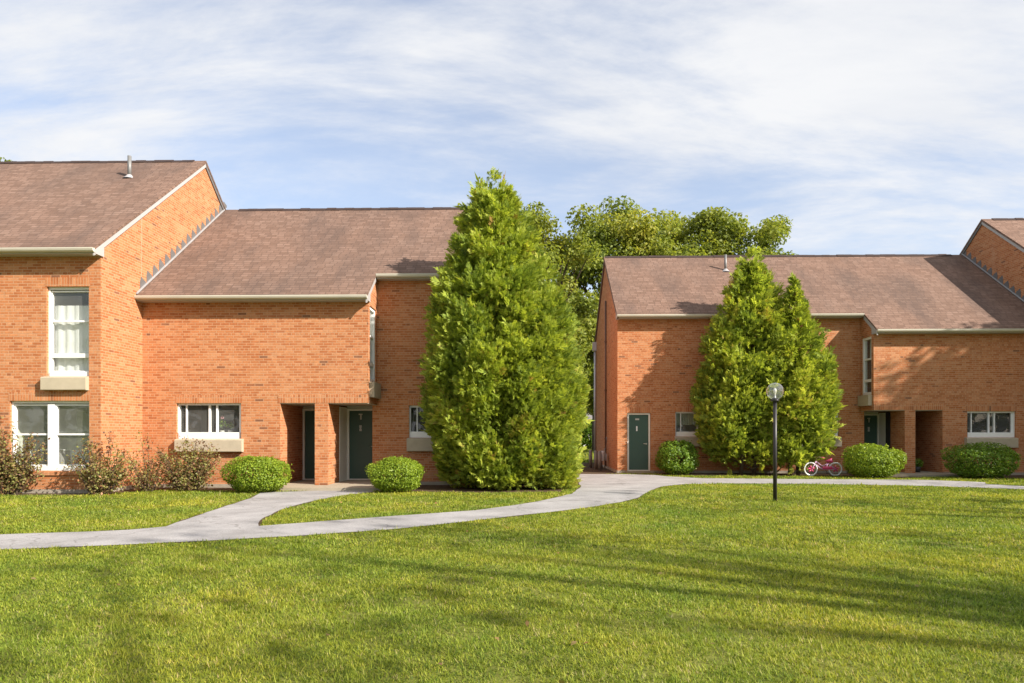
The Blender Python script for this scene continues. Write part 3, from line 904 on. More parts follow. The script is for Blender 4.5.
def leaves(P, Nrm, size, rng, asp=.5, fold=.25):
    """diamond leaves with a fold, facing roughly Nrm"""
    n = len(P)
    A = unit(np.cross(Nrm, unit(rng.normal(size=(n, 3)))))
    B = np.cross(Nrm, A)
    s = (size * rng.uniform(.7, 1.3, n))[:, None]
    a = P - A * s * .5; c = P + A * s * .5
    f = Nrm * s * fold * asp
    b = P + B * s * asp * .5 + f; d = P - B * s * asp * .5 + f
    return np.stack([a, b, c, d], 1).reshape(-1, 3)

def round_shrub(label, c, rx, ry, h, seed, mat, n=5200, leaf=.06, name='round_shrub', z0=.02, group='clipped round shrubs along the walls', flat=.0):
    rng = rs(seed)
    t = thing(name, label, 'shrub', (c[0], c[1], 0), group)
    # lumpy ellipsoid
    nl = 46
    ld = unit(rng.normal(size=(nl, 3))); ld[:, 2] = np.abs(ld[:, 2]) * 1.0 - .25
    ld = unit(ld); la_ = rng.uniform(-.09, .15, nl)
    U = unit(rng.normal(size=(n, 3)))
    U[:, 2] = np.where(U[:, 2] < -.92, -U[:, 2], U[:, 2])
    dots = U @ ld.T
    bump = (np.maximum(dots - .86, 0) / .14 * la_).sum(1)
    q = 1 - .45 * rng.rand(n) ** 1.9
    rr = q * (1 + bump + rng.normal(size=n) * .025)
    sgn = lambda v, p: np.sign(v) * np.abs(v) ** p
    Sx = sgn(U[:, 0], .84); Sy = sgn(U[:, 1], .84); Sz = sgn(U[:, 2], .84)
    P = np.stack([c[0] + .94*rx*Sx*rr, c[1] + ry*Sy*rr, h*.47 + h*.49*Sz*rr + z0], 1)
    ns = 40
    SU = unit(rng.normal(size=(ns, 3))); SU[:, 2] = np.abs(SU[:, 2]); k = rng.randint(0, ns, ns*9); tt = rng.uniform(.9, 1.16, ns*9)
    U = np.concatenate([U, SU[k]]); q = np.concatenate([q, np.ones(ns*9)])
    G = SU[k]; P = np.concatenate([P, np.stack([c[0] + .94*rx*sgn(G[:, 0], .84)*tt, c[1] + ry*sgn(G[:, 1], .84)*tt, h*.47 + h*.49*sgn(G[:, 2], .84)*tt + z0], 1) + rng.normal(size=(ns*9, 3))*leaf*.4])
    keep = P[:, 2] > .03
    P, U2, q = P[keep], U[keep], q[keep]
    Nn = unit(U2 * .8 + rng.normal(size=P.shape) * .6 + np.array([0, 0, .3]))
    V = leaves(P, Nn, leaf, rng, .55)
    tint = np.clip(.5 + rng.normal(size=len(P)) * .19, 0, 1)
    np_mesh('foliage', V, 4, M[mat], t, tint)
    mb = MB(); r = random.Random(seed)
    for i in range(9):
        a = r.random()*6.28; k = r.uniform(.3, .75)
        mb.tube([(c[0] + .3*rx*math.cos(a), c[1] + .3*ry*math.sin(a), -.03), (c[0] + k*.5*rx*math.cos(a), c[1] + k*.5*ry*math.sin(a), h*.35), (c[0] + k*rx*math.cos(a), c[1] + k*ry*math.sin(a), h*.7)], [.02, .014, .006], 5, cap=False)
    mb.build('stem', M['bark'], t)
    return t

def twiggy_shrub(label, c, rx, ry, h, seed, nstem=46, per=85, leaf=.055, dens=1.0, tall=()):
    rng = rs(seed); r = random.Random(seed)
    t = thing('burgundy_shrub', label, 'shrub', (c[0], c[1], 0), 'thin burgundy shrubs by the tall house')
    mb = MB(); Ps = []; tw = []
    stems = []
    for i in range(nstem):
        a = r.random()*6.283; k = math.sqrt(r.random())
        hh = h * (1 - .25*k*k) * r.uniform(.32, 1.12)
        stems.append((c[0] + rx*k*math.cos(a), c[1] + ry*k*math.sin(a), hh))
    stems += [(c[0] + dx, c[1] + dy, hz) for dx, dy, hz in tall]
    for (ex, ey, ez) in stems:
        b = (c[0] + (ex - c[0])*.25 + r.uniform(-.06, .06), c[1] + (ey - c[1])*.25 + r.uniform(-.05, .05), -.02)
        mid = (b[0] + (ex - b[0])*.45 + r.uniform(-.05, .05), b[1] + (ey - b[1])*.45 + r.uniform(-.04, .04), ez*.62)
        mb.tube([b, mid, (ex, ey, ez)], [.010, .007, .003], 4, cap=False)
        n = int(.66 * per * (ez / h + .3) * r.uniform(.4, 1.3) * dens)
        u = rng.uniform(.12, 1.0, n)[:, None]
        B, Mi, E = np.array(b), np.array(mid), np.array((ex, ey, ez))
        Q = (1-u)**2*B + 2*u*(1-u)*Mi + u*u*E
        Ps.append(Q + rng.normal(size=(n, 3)) * (.055 + .05*(1 - u))); tw.append(np.full(n, r.gauss(0, .16)))
    P = np.concatenate(Ps); tw = np.concatenate(tw)
    keep = P[:, 2] > .02; P, tw = P[keep], tw[keep]
    Nn = unit(rng.normal(size=P.shape) + np.array([.2, -.5, .6]))
    V = leaves(P, Nn, leaf, rng, .6)
    tint = np.clip(.45 + tw + rng.normal(size=len(P)) * .2, 0, 1)
    np_mesh('foliage', V, 4, M['barberry'], t, tint)
    mb.build('stem', M['bark'], t)
    return t

def broad_tree(label, base, H, cr, zlow, seed, nclump=90, per=110, leaf=.2, mat='oak', name='broad_tree', group=None, clump=.9, shift=(0, 0), top=1.0, tint0=.5, dens=3.0):
    rng = rs(seed); r = random.Random(seed)
    t = thing(name, label, 'tree', (base[0], base[1], 0), group)
    cx, cy, cz = base[0] + shift[0], base[1] + shift[1], (H + zlow) / 2
    rz = (H - zlow) / 2
    U = unit(rng.normal(size=(nclump, 3)))
    q = rng.uniform(.35, 1.0, nclump) ** .6
    wob = 1 + .16*np.sin(3*np.arctan2(U[:, 1], U[:, 0]) + seed) + .17*rng.normal(size=nclump)
    clump = clump * 1.1
    C = np.stack([cx + U[:, 0]*cr*q*wob, cy + U[:, 1]*cr*q*wob, cz + U[:, 2]*(rz - clump*.5)*q], 1)
    cs = clump * rng.uniform(.5, 1.4, nclump)
    mb = MB()
    tr = .022 * H
    forkz = zlow * .75 + .12 * H
    mb.tube([(base[0], base[1], -.1), (base[0] + r.uniform(-.1, .1), base[1], forkz*.5), (base[0]*.6 + cx*.4, base[1]*.6 + cy*.4, forkz), (cx, cy, cz), (cx, cy, H*.9)],
            [tr*1.15, tr*.9, tr*.75, tr*.4, .02], 8)
    for i in range(nclump):
        if i % 2: continue
        z0 = forkz + (C[i, 2] - forkz) * r.uniform(.15, .45) if C[i, 2] > forkz else forkz*.9
        f = min(max((z0 - forkz) / max(H - forkz, .1), 0), 1)
        p0 = (base[0] + (cx - base[0])*min(1, f*2), base[1] + (cy - base[1])*min(1, f*2), z0)
        m = tuple((np.array(p0) * .5 + C[i] * .5) + np.array([0, 0, .08*H*r.uniform(0, 1)*.5]))
        mb.tube([p0, m, tuple(C[i])], [tr*.32, tr*.18, .012], 5, cap=False)
    mb.build('trunk', M['bark'], t)
    cnt = np.maximum((dens * per * (cs / clump)**2).astype(int), 5)
    idx = np.repeat(np.arange(nclump), cnt); n = len(idx)
    d = unit(rng.normal(size=(n, 3))); k = rng.rand(n) ** .45
    P = C[idx] + d * (cs[idx] * k)[:, None] * np.array([1, 1, .72])
    Nn = unit(d * .6 + rng.normal(size=(n, 3)) * .7 + np.array([0, 0, .5]))
    V = leaves(P, Nn, leaf, rng, .6)
    ct = rng.normal(size=nclump) * .14
    tint = np.clip(tint0 + ct[idx] + rng.normal(size=n) * .17, 0, 1)
    np_mesh('crown', V, 4, M[mat], t, tint)
    return t

# big evergreen
def px_tree(cx, d):  # world x of a tree axis seen at px column cx, depth Y = d
    return wx(cx, d)
YB = 17.95
bx = px_tree(509.5, YB); sc = YB / F
prof_px = [(497, 54), (485, 60), (460, 69), (430, 76), (400, 78), (370, 75), (340, 70), (310, 62), (280, 52), (250, 42), (220, 30), (200, 20), (185, 9), (172, 2)]
zof = lambda py, d: EYE + (433 - py) * d / F
HB = zof(174, YB)
arborvitae('evergreen_tree', 'largest cone-shaped evergreen tree, standing alone against the house with two doorways', (bx, YB), HB,
           [(max(0, zof(py, YB)) / HB, w * sc * .965) for py, w in prof_px], 11, nlobe=300, per=235, ys=.56, L=.172, zmin=.10, lean=-.46, ymax=19.05)
YA = 24.0; sc = YA / F
pa = [(462, 34), (445, 46), (420, 50), (390, 49), (350, 43), (320, 33), (300, 27), (280, 16), (265, 8), (254, 2)]
HA = zof(253, YA)
arborvitae('evergreen_tree', 'taller evergreen of the pair behind the globe lamp post, its skirt lifted off the ground', (wx(751, YA), YA), HA,
           [(0, .35)] + [(zof(py, YA) / HA, w * sc) for py, w in pa], 23, nlobe=220, per=170, ys=.40, L=.195, zmin=.66, lean=.05, trunks=((-.35, 0), (.15, .1)), ymax=24.85, group='pair of evergreens')
YC = 23.65; sc = YC / F
pc = [(462, 20), (448, 30), (420, 36), (390, 36), (360, 30), (330, 18), (310, 10), (295, 4), (282, 1)]
HC = zof(281, YC)
arborvitae('evergreen_tree', 'shorter evergreen of the pair, above the small pink bicycle', (wx(797, YC), YC), HC,
           [(0, .3)] + [(zof(py, YC) / HC, w * sc) for py, w in pc], 37, nlobe=170, per=170, ys=.55, L=.195, zmin=.42, lean=-.1, trunks=((-.25, 0), (.1, .15)), ymax=24.85, group='pair of evergreens')

def shrub_at(cx, half_px, top_py, d):
    sc = d / F
    return (wx(cx, d), d), half_px * sc, zof(top_py, d)
(c, rx, h) = shrub_at(258.5, 31, 457, 16.75)
round_shrub('bright green clipped shrub under the sliding window with the flower behind the glass', c, rx, rx*.85, h, 3, 'shrub', 14000, .05)
(c, rx, h) = shrub_at(397, 28, 459, 16.85)
round_shrub('bright green clipped shrub between the dark green door and the largest evergreen', c, rx, rx*.85, h, 5, 'shrub', 12000, .05)
(c, rx, h) = shrub_at(678, 20, 441, 24.05)
round_shrub('darker shrub on a bare foot beside the lone green corner door', c, rx, rx*.8, h, 7, 'dshrub', 7500, .07)
(c, rx, h) = shrub_at(872.5, 27.5, 446, 22.6)
round_shrub('light green clipped shrub just beside the small pink bicycle', c, rx, rx*.75, h, 9, 'shrub', 10500, .068)
(c, rx, h) = shrub_at(981, 31, 445, 22.4)
round_shrub('dark green clipped shrub in shade under the last low window', c, rx, rx*.75, h, 13, 'dshrub', 9000, .068)

twiggy_shrub('tall straggly burgundy shrub covering part of the wide double window', (wx(8, 15.95), 15.95), .98, .32, 1.45, 21, 70, 100, .065, tall=((-.25, 0, 1.9), (.1, .05, 1.75), (.55, 0, 1.45), (-.5, .1, 1.8)))
twiggy_shrub('burgundy shrub at the brick corner beside the wide double window', (wx(110, 16.35), 16.0), .85, .42, 1.2, 22, 56, 90, .065, tall=((-.35, 0, 1.3), (.15, .1, 1.5), (.32, 0, 1.45)))
twiggy_shrub('thin sparse burgundy shrub between two fuller ones, rising against the side wall', (wx(147, 16.9), 16.9), .6, .4, .95, 24, 32, 75, .06, tall=((-.2, 0, 1.5), (-.1, .2, 1.4)))
twiggy_shrub('dense olive and burgundy shrub under the sliding window sill', (wx(187, 17.1), 17.1), .92, .5, 1.2, 26, 72, 115, .062, tall=((.0, 0, 1.35), (.25, 0, 1.3)))

# trees behind
G1 = 'broad trees beyond the houses'
def bt(label, cx, top, d, r, zlow, seed, **kw):
    broad_tree(label, (wx(cx, d), d), zof(top, d), r, zlow, seed, group=G1, **kw)
bt('pale thin-topped broad tree showing just past the largest evergreen', 548, 196, 36, 2.7, 3.0, 41, nclump=70, per=100, leaf=.2, clump=.75, tint0=.6)
bt('tall broad tree above the shaded gable end of the lower house', 618, 203, 45, 4.3, 4.6, 42, nclump=120, per=115, leaf=.24, clump=1.05, tint0=.55)
bt('yellowish broad tree in the middle of those above the far roof', 668, 213, 50, 3.6, 5, 43, nclump=85, per=110, leaf=.25, clump=1.0, tint0=.66)
bt('tall twin-topped broad tree behind the vent pipe of the far roof', 722, 198, 47, 3.4, 5, 54, nclump=110, per=105, leaf=.24, clump=.95, tint0=.5)
bt('last broad tree of the row above the far roof, tapering towards open sky', 766, 216, 49, 2.3, 4, 45, nclump=60, per=100, leaf=.24, clump=.85, tint0=.58)
bt('dark broad tree filling the gap between the two buildings', 571, 285, 41, 2.3, 4.4, 46, nclump=75, per=100, leaf=.22, clump=.8, tint0=.28)
bt('light green low tree in the gap beyond the grey posts', 594, 362, 56, 2.1, 3.0, 47, nclump=45, per=90, leaf=.24, clump=.8, tint0=.72)
bt('tree whose tip just shows above the taller curtained house', 8, 126, 43, 2.6, 5, 48, nclump=60, per=90, leaf=.25, clump=.9, tint0=.62)

# ------------------------------------------------------------------ far end of the gap
for k, (cx, hw, top, lab) in enumerate(((577, 9, 418, 'small dark rounded bush far off in the gap, nearest the big evergreen'), (592.5, 9, 421, 'small dark rounded bush far off in the gap, nearest the grey posts'))):
    d = 62
    round_shrub(lab, (wx(cx, d), d), hw*d/F, hw*d/F, zof(top, d), 60 + k, 'dshrub', 1500, .28, 'far_bush', group='far bushes in the gap')
fh = thing('far_house', 'white far house glimpsed through the gap behind small dark bushes', 'house', (4.5, 78, 0))
mb = MB(); mb.box(-1, 10.5, 76, 82, 0, 3.0); mb.build('wall', M['siding'], fh)
mb = MB(); mb.prism_x([(75.6, 2.95), (79, 5.2), (82.4, 2.95), (82.4, 2.85), (79, 5.05), (75.6, 2.85)], -1.3, 10.8); mb.build('roof', M['housetop'], fh)
for xx in (.2, 3.0, 5.8, 8.6):
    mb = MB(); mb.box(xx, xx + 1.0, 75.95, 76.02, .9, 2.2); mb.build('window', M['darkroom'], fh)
rng = rs(77)
n = 9000
Xw = rng.uniform(-60, 70, n); hw = 9 + 2.5*np.sin(Xw*.23) + 2*np.sin(Xw*.61 + 1)
Pw = np.stack([Xw, 96 + rng.normal(size=n)*3, hw * rng.rand(n)**.7], 1)
np_mesh('woodland', leaves(Pw, unit(rng.normal(size=(n, 3)) + np.array([0, -.6, .5])), 1.0, rng, .7), 4, M['far_leaf'], None, np.clip(.5 + rng.normal(size=n)*.2, 0, 1))
tag(bpy.data.objects['woodland'], kind='stuff'); bpy.data.objects['woodland']['label'] = 'dark far woodland closing the gap between the buildings'

n = 5200
Xw = rng.uniform(-75, 75, n); hw = 12 + 2.5*np.sin(Xw*.19) + 2*np.sin(Xw*.5 + 1)
Pw = np.stack([Xw, -48 + rng.normal(size=n)*2.5, hw * rng.rand(n)**.75], 1)
o = np_mesh('woodland', leaves(Pw, unit(rng.normal(size=(n, 3)) + np.array([0, .6, .4])), 1.5, rng, .8), 4, M['far_leaf'], None, np.clip(.5 + rng.normal(size=n)*.2, 0, 1))  # unseen trees added behind the camera so the panes reflect something dark
tag(o, 'dark woodland edge across the lawn facing the houses', kind='stuff')

# trees that shade the lawn from beyond the frame
G2 = 'tall trees outside the frame'
for k, (x, y, H, cr, zl, nc, per) in enumerate(((29.7, 16.0, 16.6, 2.6, 2.5, 110, 45), (27.7, 16.0, 15.0, 1.3, 4.0, 60, 45), (24.5, 3.5, 16.5, 5.0, 7.0, 44, 7), (31.0, 7.5, 16, 5.0, 5.5, 46, 7), (22.5, -5.0, 20.0, 5.0, 8.5, 46, 7), (37, 1, 17, 5.5, 5.5, 48, 14), (15, -9, 18.5, 4.5, 8.0, 44, 8), (24.0, -16.0, 15.0, 5.5, 5.0, 50, 16), (33, -22, 16.0, 5.5, 5.0, 50, 16), (17, -17, 14.0, 5.0, 4.5, 48, 12))):
    broad_tree('tall broad tree standing outside the photograph, casting shade on the lawn', (x, y), H, cr, zl, 90 + k, nclump=nc, per=per, leaf=.3, clump=.95, group=G2, dens=1.9)

# ------------------------------------------------------------------ ground, path, beds
def sheet(name, pts, z, mat, kind='structure'):
    mb = MB(); mb.face([(x, y, z) for x, y in pts], uvs=[(x, y) for x, y in pts])
    o = mb.build(name, mat); tag(o, kind=kind); return o

mb = MB(); S = 900
mb.face([(-S, -S, 0), (S, -S, 0), (S, S, 0), (-S, S, 0)]); o = mb.build('ground', M['ground']); tag(o, kind='structure')

def smooth_poly(px):
    return [ground(x, y) for x, y in px]
main_lower = [(-420, 563), (-200, 556), (0, 550), (100, 546), (200, 541.5), (300, 536), (400, 529), (512, 516.5), (562, 511), (597, 506.5), (620, 502.5), (637, 498.5), (648, 492), (660, 487), (680, 484.6), (720, 483.6), (790, 483.8), (860, 484.8), (932, 486.4), (1024, 489.6), (1250, 500)]
main_upper_r = [(1250, 494), (1024, 486.4), (985, 484.2)]
path_pts = main_lower + main_upper_r + [(985, 482.5), (930, 480.2), (860, 479.6), (790, 479.2), (700, 478.3), (668, 476.6), (655, 475.2), (625, 474.4), (572, 474.2), (577, 480), (581, 487), (572, 494), (542, 501), (512, 506), (475, 510.5), (400, 516), (325, 521.5), (258, 526.5), (259, 521), (280, 510), (318, 500), (350, 494.6), (372, 492.5), (372, 489.5), (262, 492.5), (250, 498.5), (200, 515), (176, 523), (165, 527), (130, 530), (100, 531.5), (0, 535), (-200, 542), (-420, 549)]
PATH = smooth_poly(path_pts)
def jitter_poly(poly, amp, seed, step=.35):
    r = random.Random(seed); out = []
    for i in range(len(poly)):
        a, b = poly[i], poly[(i+1) % len(poly)]
        L = math.hypot(b[0]-a[0], b[1]-a[1]); n = max(1, int(L / step))
        for k in range(n):
            t = k / n
            out.append((a[0] + (b[0]-a[0])*t + r.uniform(-amp, amp), a[1] + (b[1]-a[1])*t + r.uniform(-amp, amp)))
    return out
JP = jitter_poly(PATH, .02, 4)
sheet('path', JP, .008, M['path'])
def grow(poly, a, b, seed):
    r = random.Random(seed); n = len(poly); out = []
    A = sum(poly[i][0]*poly[(i+1) % n][1] - poly[(i+1) % n][0]*poly[i][1] for i in range(n))
    sg = 1 if A > 0 else -1
    for i in range(n):
        p, q = poly[i-2], poly[(i+2) % n]
        dx, dy = q[0]-p[0], q[1]-p[1]; L = math.hypot(dx, dy) or 1
        w = r.uniform(a, b)
        out.append((poly[i][0] + sg*dy/L*w, poly[i][1] - sg*dx/L*w))
    return out
PATHX = grow(jitter_poly(PATH, 0, 1), .0, .055, 3)
sheet('path_edge', PATHX, .0035, M['mulch'])
# entry walk at the far right house joins the slab
BEDS = []
def bed(pts):
    p = jitter_poly(pts, .05, len(BEDS)); BEDS.append(p)
    sheet('planting_bed', p, .004 + .0005*len(BEDS), M['mulch'])
bed([(-24, 15.75), (-10.1, 15.75), (-9.7, 16.9), (-9.3, 17.25), (-7.9, 17.0), (-6.9, 17.05), (-6.9, 18.1), (-10.3, 18.1), (-10.3, 16.3), (-24, 16.3)])
bed([(-3.7, 17.4), (-3.0, 16.9), (-.6, 16.6), (.9, 16.9), (1.0, 19.2), (-4.0, 19.2)])
bed([(4.7, 23.6), (8, 23.3), (11.2, 23.2), (11.6, 22.6), (13.0, 22.5), (13.2, 23.9), (12.0, 25), (4.7, 25)])
bed([(14.6, 22.3), (17.9, 22.0), (18.2, 24), (14.5, 24)])
bed([ground(600, 474.2), ground(566, 474.1), (1.0, 27.5), (.9, 33.6), (2.6, 33.6), (3.4, 33.6), (3.4, 24.3)])

def inpoly(x, y, poly):
    ins = np.zeros(len(x), bool); n = len(poly)
    for i in range(n):
        x0, y0 = poly[i]; x1, y1 = poly[(i+1) % n]
        if y0 == y1: continue
        c = ((y0 > y) != (y1 > y)) & (x < (x1 - x0) * (y - y0) / (y1 - y0) + x0)
        ins ^= c
    return ins

HOUSES = [[(-23, 16.2), (-10.2, 16.2), (-10.2, 18.0), (-4.2, 18.0), (-4.2, 19.05), (-.2, 19.05), (-.2, 30), (-23, 30)],
          [(3.2, 24.8), (12, 24.8), (12, 23.9), (18, 23.9), (18, 22.1), (31, 22.1), (31, 34), (3.2, 34)],
          [(-6.95, 17.05), (-3.6, 17.05), (-3.6, 19.1), (-6.95, 19.1)], [(11.5, 22.98), (14.7, 22.98), (14.7, 24), (11.5, 24)],
          [(3.5, 24.6), (4.6, 24.6), (4.6, 25), (3.5, 25)]]

rng = rs(5)
def lowfreq(x, y):
    return (np.sin(x*1.7 + 1.3*np.sin(y*.9)) + np.sin(y*2.3 + 1.1*np.sin(x*1.2) + 2) + .8*np.sin(x*4.1 - y*3.3) + .6*np.sin(x*7.3 + y*6.1 + 1)) / 3.4
allV = []; allT = []
for (d0, d1, dens, w, hgt) in ((2.6, 5.5, 9500, .0036, .028), (5.5, 8.5, 6500, .005, .030), (8.5, 13, 2800, .0072, .035), (13, 19, 1400, .010, .038), (19, 27, 700, .014, .042), (27, 60, 40, .05, .09)):
    area = .5 * (d1*d1 - d0*d0) * 2 * .95
    if d0 > 26: area = 33 * 20
    n = int(area * dens)
    if d0 > 26:
        x = rng.uniform(-8, 12, n); y = rng.uniform(d0, d1, n)
    else:
        d = np.sqrt(rng.uniform(d0*d0, d1*d1, n)); u = rng.uniform(-.95, .95, n) * d
        x = u*CA - d*SA; y = u*SA + d*CA
    # clumping
    ncl = max(n // 14, 1); ci = rng.randint(0, ncl, n)
    pull = rng.rand(n) < .6
    x = np.where(pull, x[ci] + rng.normal(size=n)*.022*(1 + d0*.06), x); y = np.where(pull, y[ci] + rng.normal(size=n)*.022*(1 + d0*.06), y)
    ok = ~inpoly(x, y, PATHX)
    thin = np.sin(x*2.9 + 2*np.sin(y*1.9)) * np.sin(y*3.7 + 1.5*np.sin(x*2.3)) + .35*np.sin(x*9.1 + y*5)
    ok &= ~((thin > .75) & (rng.rand(len(x)) < .55))
    for b in BEDS + HOUSES: ok &= ~inpoly(x, y, b)
    x, y, ci = x[ok], y[ok], ci[ok]; n = len(x)
    lf = lowfreq(x, y)
    ctint = rng.normal(size=ncl)[ci] * .24
    tuft = np.exp(rng.normal(size=ncl) * .28)[ci]
    h = hgt * rng.uniform(.5, 1.25, n) * (1 + .22*lf) * tuft
    ang = rng.rand(n) * 6.283; lean = rng.uniform(.35, 1.42, n)
    bx_, by_ = np.cos(ang), np.sin(ang)
    sx, sy = -by_ * w, bx_ * w
    base = np.stack([x, y, np.zeros(n)], 1)
    tip = base + np.stack([bx_*h*lean, by_*h*lean, h*np.sqrt(np.maximum(1 - .5*lean*lean, .12))], 1)
    ww = np.stack([sx, sy, np.zeros(n)], 1) * rng.uniform(.7, 1.3, n)[:, None]
    allV.append(np.stack([base - ww, base + ww, tip], 1).reshape(-1, 3))
    allT.append(np.clip((.45 + .16*lf) + ctint + rng.normal(size=n)*.15 + (rng.rand(n) < .02)*.4, 0, 1))
n = 420; d = np.sqrt(rng.uniform(9, 500, n)); u = rng.uniform(-.9, .9, n) * d
P = np.stack([u*CA - d*SA, u*SA + d*CA, rng.uniform(.025, .04, n)], 1)
ok = ~inpoly(P[:, 0], P[:, 1], PATH)
for b in HOUSES: ok &= ~inpoly(P[:, 0], P[:, 1], b)
P = P[ok]; n = len(P)
q4 = leaves(P, unit(rng.normal(size=(n, 3)) * .35 + np.array([0, 0, 1.0])), .05, rng, .55).reshape(n, 4, 3)
lv = np_mesh('fallen_leaves', q4.reshape(-1, 3), 4, M['barberry'], None, rng.uniform(.2, 1, n)); tag(lv, 'small fallen leaves scattered over the lawn', kind='stuff')
g = np_mesh('grass', np.concatenate(allV), 3, M['grass'], None, np.concatenate(allT))
tag(g, kind='stuff'); g['label'] = 'mown sunlit lawn grass in front of the brick houses'

# ------------------------------------------------------------------ lamp post
lx, ly = ground(775, 501)
lamp = thing('lamp_post', 'slim black lamp post with a clear glass globe, standing on the lawn', 'lamp post', (lx, ly, 0))
zc = EYE + (433 - 391.6) * ly / F; R = .182
mb = MB(); mb.tube([(lx, ly, -.1), (lx, ly, zc - R + .01)], [.042, .039], 14); mb.build('pole', M['black'], lamp)
mb = MB(); mb.lathe([(.05, -.04), (.085, -.035), (.085, .0), (.06, .012), (.06, .03)], (lx, ly, zc - R), 18); mb.build('collar', M['black'], lamp)
mb = MB()
prof = [(R*math.cos(a), R*math.sin(a)) for a in [(-math.pi/2*.78) + (math.pi/2 + math.pi/2*.78)*i/22 for i in range(23)]]
prof[-1] = (0, R)
mb.lathe(prof, (lx, ly, zc), 32); gl = mb.build('globe', M['globe'], lamp)
mb = MB(); mb.lathe([(0, .09), (.026, .07), (.036, .035), (.03, 0), (.018, -.035), (.018, -.06)], (lx, ly, zc - .02), 14); mb.build('bulb', M['bulb'], lamp)
mb = MB(); mb.lathe([(.022, -.08), (.022, .0), (.012, .005), (0, .005)], (lx, ly, zc - .09), 12); mb.build('socket', M['conduit'], lamp)

# ------------------------------------------------------------------ bicycle
bxx, byy = ground(823, 476.3)
bike = thing('bicycle', "child's pink bicycle with white tyres leaning under the shorter evergreen", 'bicycle', (bxx, byy, 0))
wr = .232; wb = .82
xf_, xr_ = bxx - wb/2, bxx + wb/2
zf = wr + .012
def wheel(x, guard):
    mb = MB(); mb.torus((x, byy, zf), wr - .038, .008, n=30, m=6)
    for k in range(16):
        a = 2*math.pi*k/16
        mb.tube([(x, byy, zf), (x + (wr-.04)*math.cos(a), byy, zf + (wr-.04)*math.sin(a))], .0022, 4, cap=False)
    w = mb.build('wheel', M['chrome'], bike)
    m2 = MB(); m2.torus((x, byy, zf), wr - .02, .023, n=32, m=8); m2.build('tyre', M['white_tyre'], w)
    m3 = MB(); m3.tube([(x, byy - .04, zf), (x, byy + .04, zf)], .028, 10)
    for k in range(5):
        a = 2*math.pi*k/5 + .4
        m3.tube([(x + .03*math.cos(a), byy - .012, zf + .03*math.sin(a)), (x + .12*math.cos(a), byy - .012, zf + .12*math.sin(a))], [.03, .02], 6)
    m3.build('hub', M['pink'], w)
wheel(xf_, 0); wheel(xr_, 1)
mb = MB()
bbp = (bxx + .06, byy, .22); head = (xf_ + .17, byy, .50); headl = (xf_ + .14, byy, .42); seatp = (bxx + .17, byy, .44)
mb.tube([headl, (bxx - .08, byy, .27), bbp], [.022, .022, .02], 8); mb.tube([head, (bxx - .02, byy, .34), seatp], [.018, .018, .016], 8)
mb.tube([bbp, seatp], .018, 8); mb.tube([head, headl], .024, 8)
for sy in (-.05, .05):
    mb.tube([bbp, (xr_, byy + sy, zf)], .011, 6); mb.tube([seatp, (xr_, byy + sy, zf)], .010, 6)
    mb.tube([headl, (xf_ + .09, byy + sy, .36), (xf_, byy + sy, zf)], .012, 6)
mb.build('frame', M['lilac'], bike)
mb = MB(); mb.prism_x([(byy - .045, .235), (byy - .06, .30), (byy - .045, .34), (byy - .04, .29)], bxx - .03, xr_ - .13); mb.build('chain_guard', M['pink'], bike)
mb = MB(); mb.tube([(bxx + .08, byy, .515), (bxx + .17, byy, .515), (bxx + .29, byy, .53)], [.025, .05, .085], 10); mb.tube([(bxx + .19, byy, .50), seatp], .012, 6); mb.build('saddle', M['pink'], bike)
mb = MB(); mb.tube([head, (xf_ + .19, byy, .60)], .014, 8)
mb.tube([(xf_ + .28, byy - .25, .64), (xf_ + .2, byy - .14, .66), (xf_ + .19, byy - .03, .60), (xf_ + .19, byy + .03, .60), (xf_ + .2, byy + .14, .66), (xf_ + .28, byy + .25, .64)], .011, 8)
hb = mb.build('handlebar', M['tan'], bike)
for sy in (-1, 1):
    mb = MB(); mb.tube([(xf_ + .25, byy + sy*.21, .648), (xf_ + .33, byy + sy*.28, .63)], .018, 8); mb.build('grip', M['pink'], hb)
mb = MB(); mb.tube([(bbp[0], byy - .07, .22), (bbp[0] + .05, byy - .08, .12)], .01, 6); mb.box(bbp[0] + .0, bbp[0] + .1, byy - .15, byy - .08, .105, .125)
mb.tube([(bbp[0], byy + .07, .22), (bbp[0] - .05, byy + .08, .32)], .01, 6); mb.box(bbp[0] - .1, bbp[0], byy + .08, byy + .15, .315, .335)
mb.build('pedal', M['black'], bike)

# ------------------------------------------------------------------ posts and meter by the gable
bol = None
for k, (cx, by_, lab) in enumerate(((590.5, 468.0, 'grey steel guard post farthest from the wall, beside the grass'), (596.0, 469.6, 'grey steel guard post in the middle of the three by the gable'), (599.8, 470.6, 'grey steel guard post closest to the gable wall'))):
    x, y = ground(cx, by_)
    if bol is None:
        bol = thing('guard_post', lab, 'post', (x, y, 0), 'three grey guard posts')
        mb = MB(); mb.tube([(x, y, -.05), (x, y, .72)], .07, 12); mb.build('post', M['steel'], bol)
        mb = MB(); mb.lathe([(.071, .0), (.055, .03), (0, .045)], (x, y, .72), 12); mb.build('cap', M['steel'], bol)
        src = bol
    else:
        b = src.copy(); COL.objects.link(b); b.location = (x, y, 0); b['label'] = lab
        for ch in src.children:
            c2 = ch.copy(); COL.objects.link(c2); c2.parent = b
gm = thing('gas_meter', 'grey gas meter fixed low on the shaded gable behind the posts', 'meter', (3.05, 27.6, 0))
mb = MB(); mb.box(2.93, 3.2, 27.45, 27.75, .35, .62); mb.lathe([(0, .10), (.1, .08), (.13, 0), (.13, -.06)], (3.06, 27.6, .65), 14); mb.build('body', M['conduit'], gm)
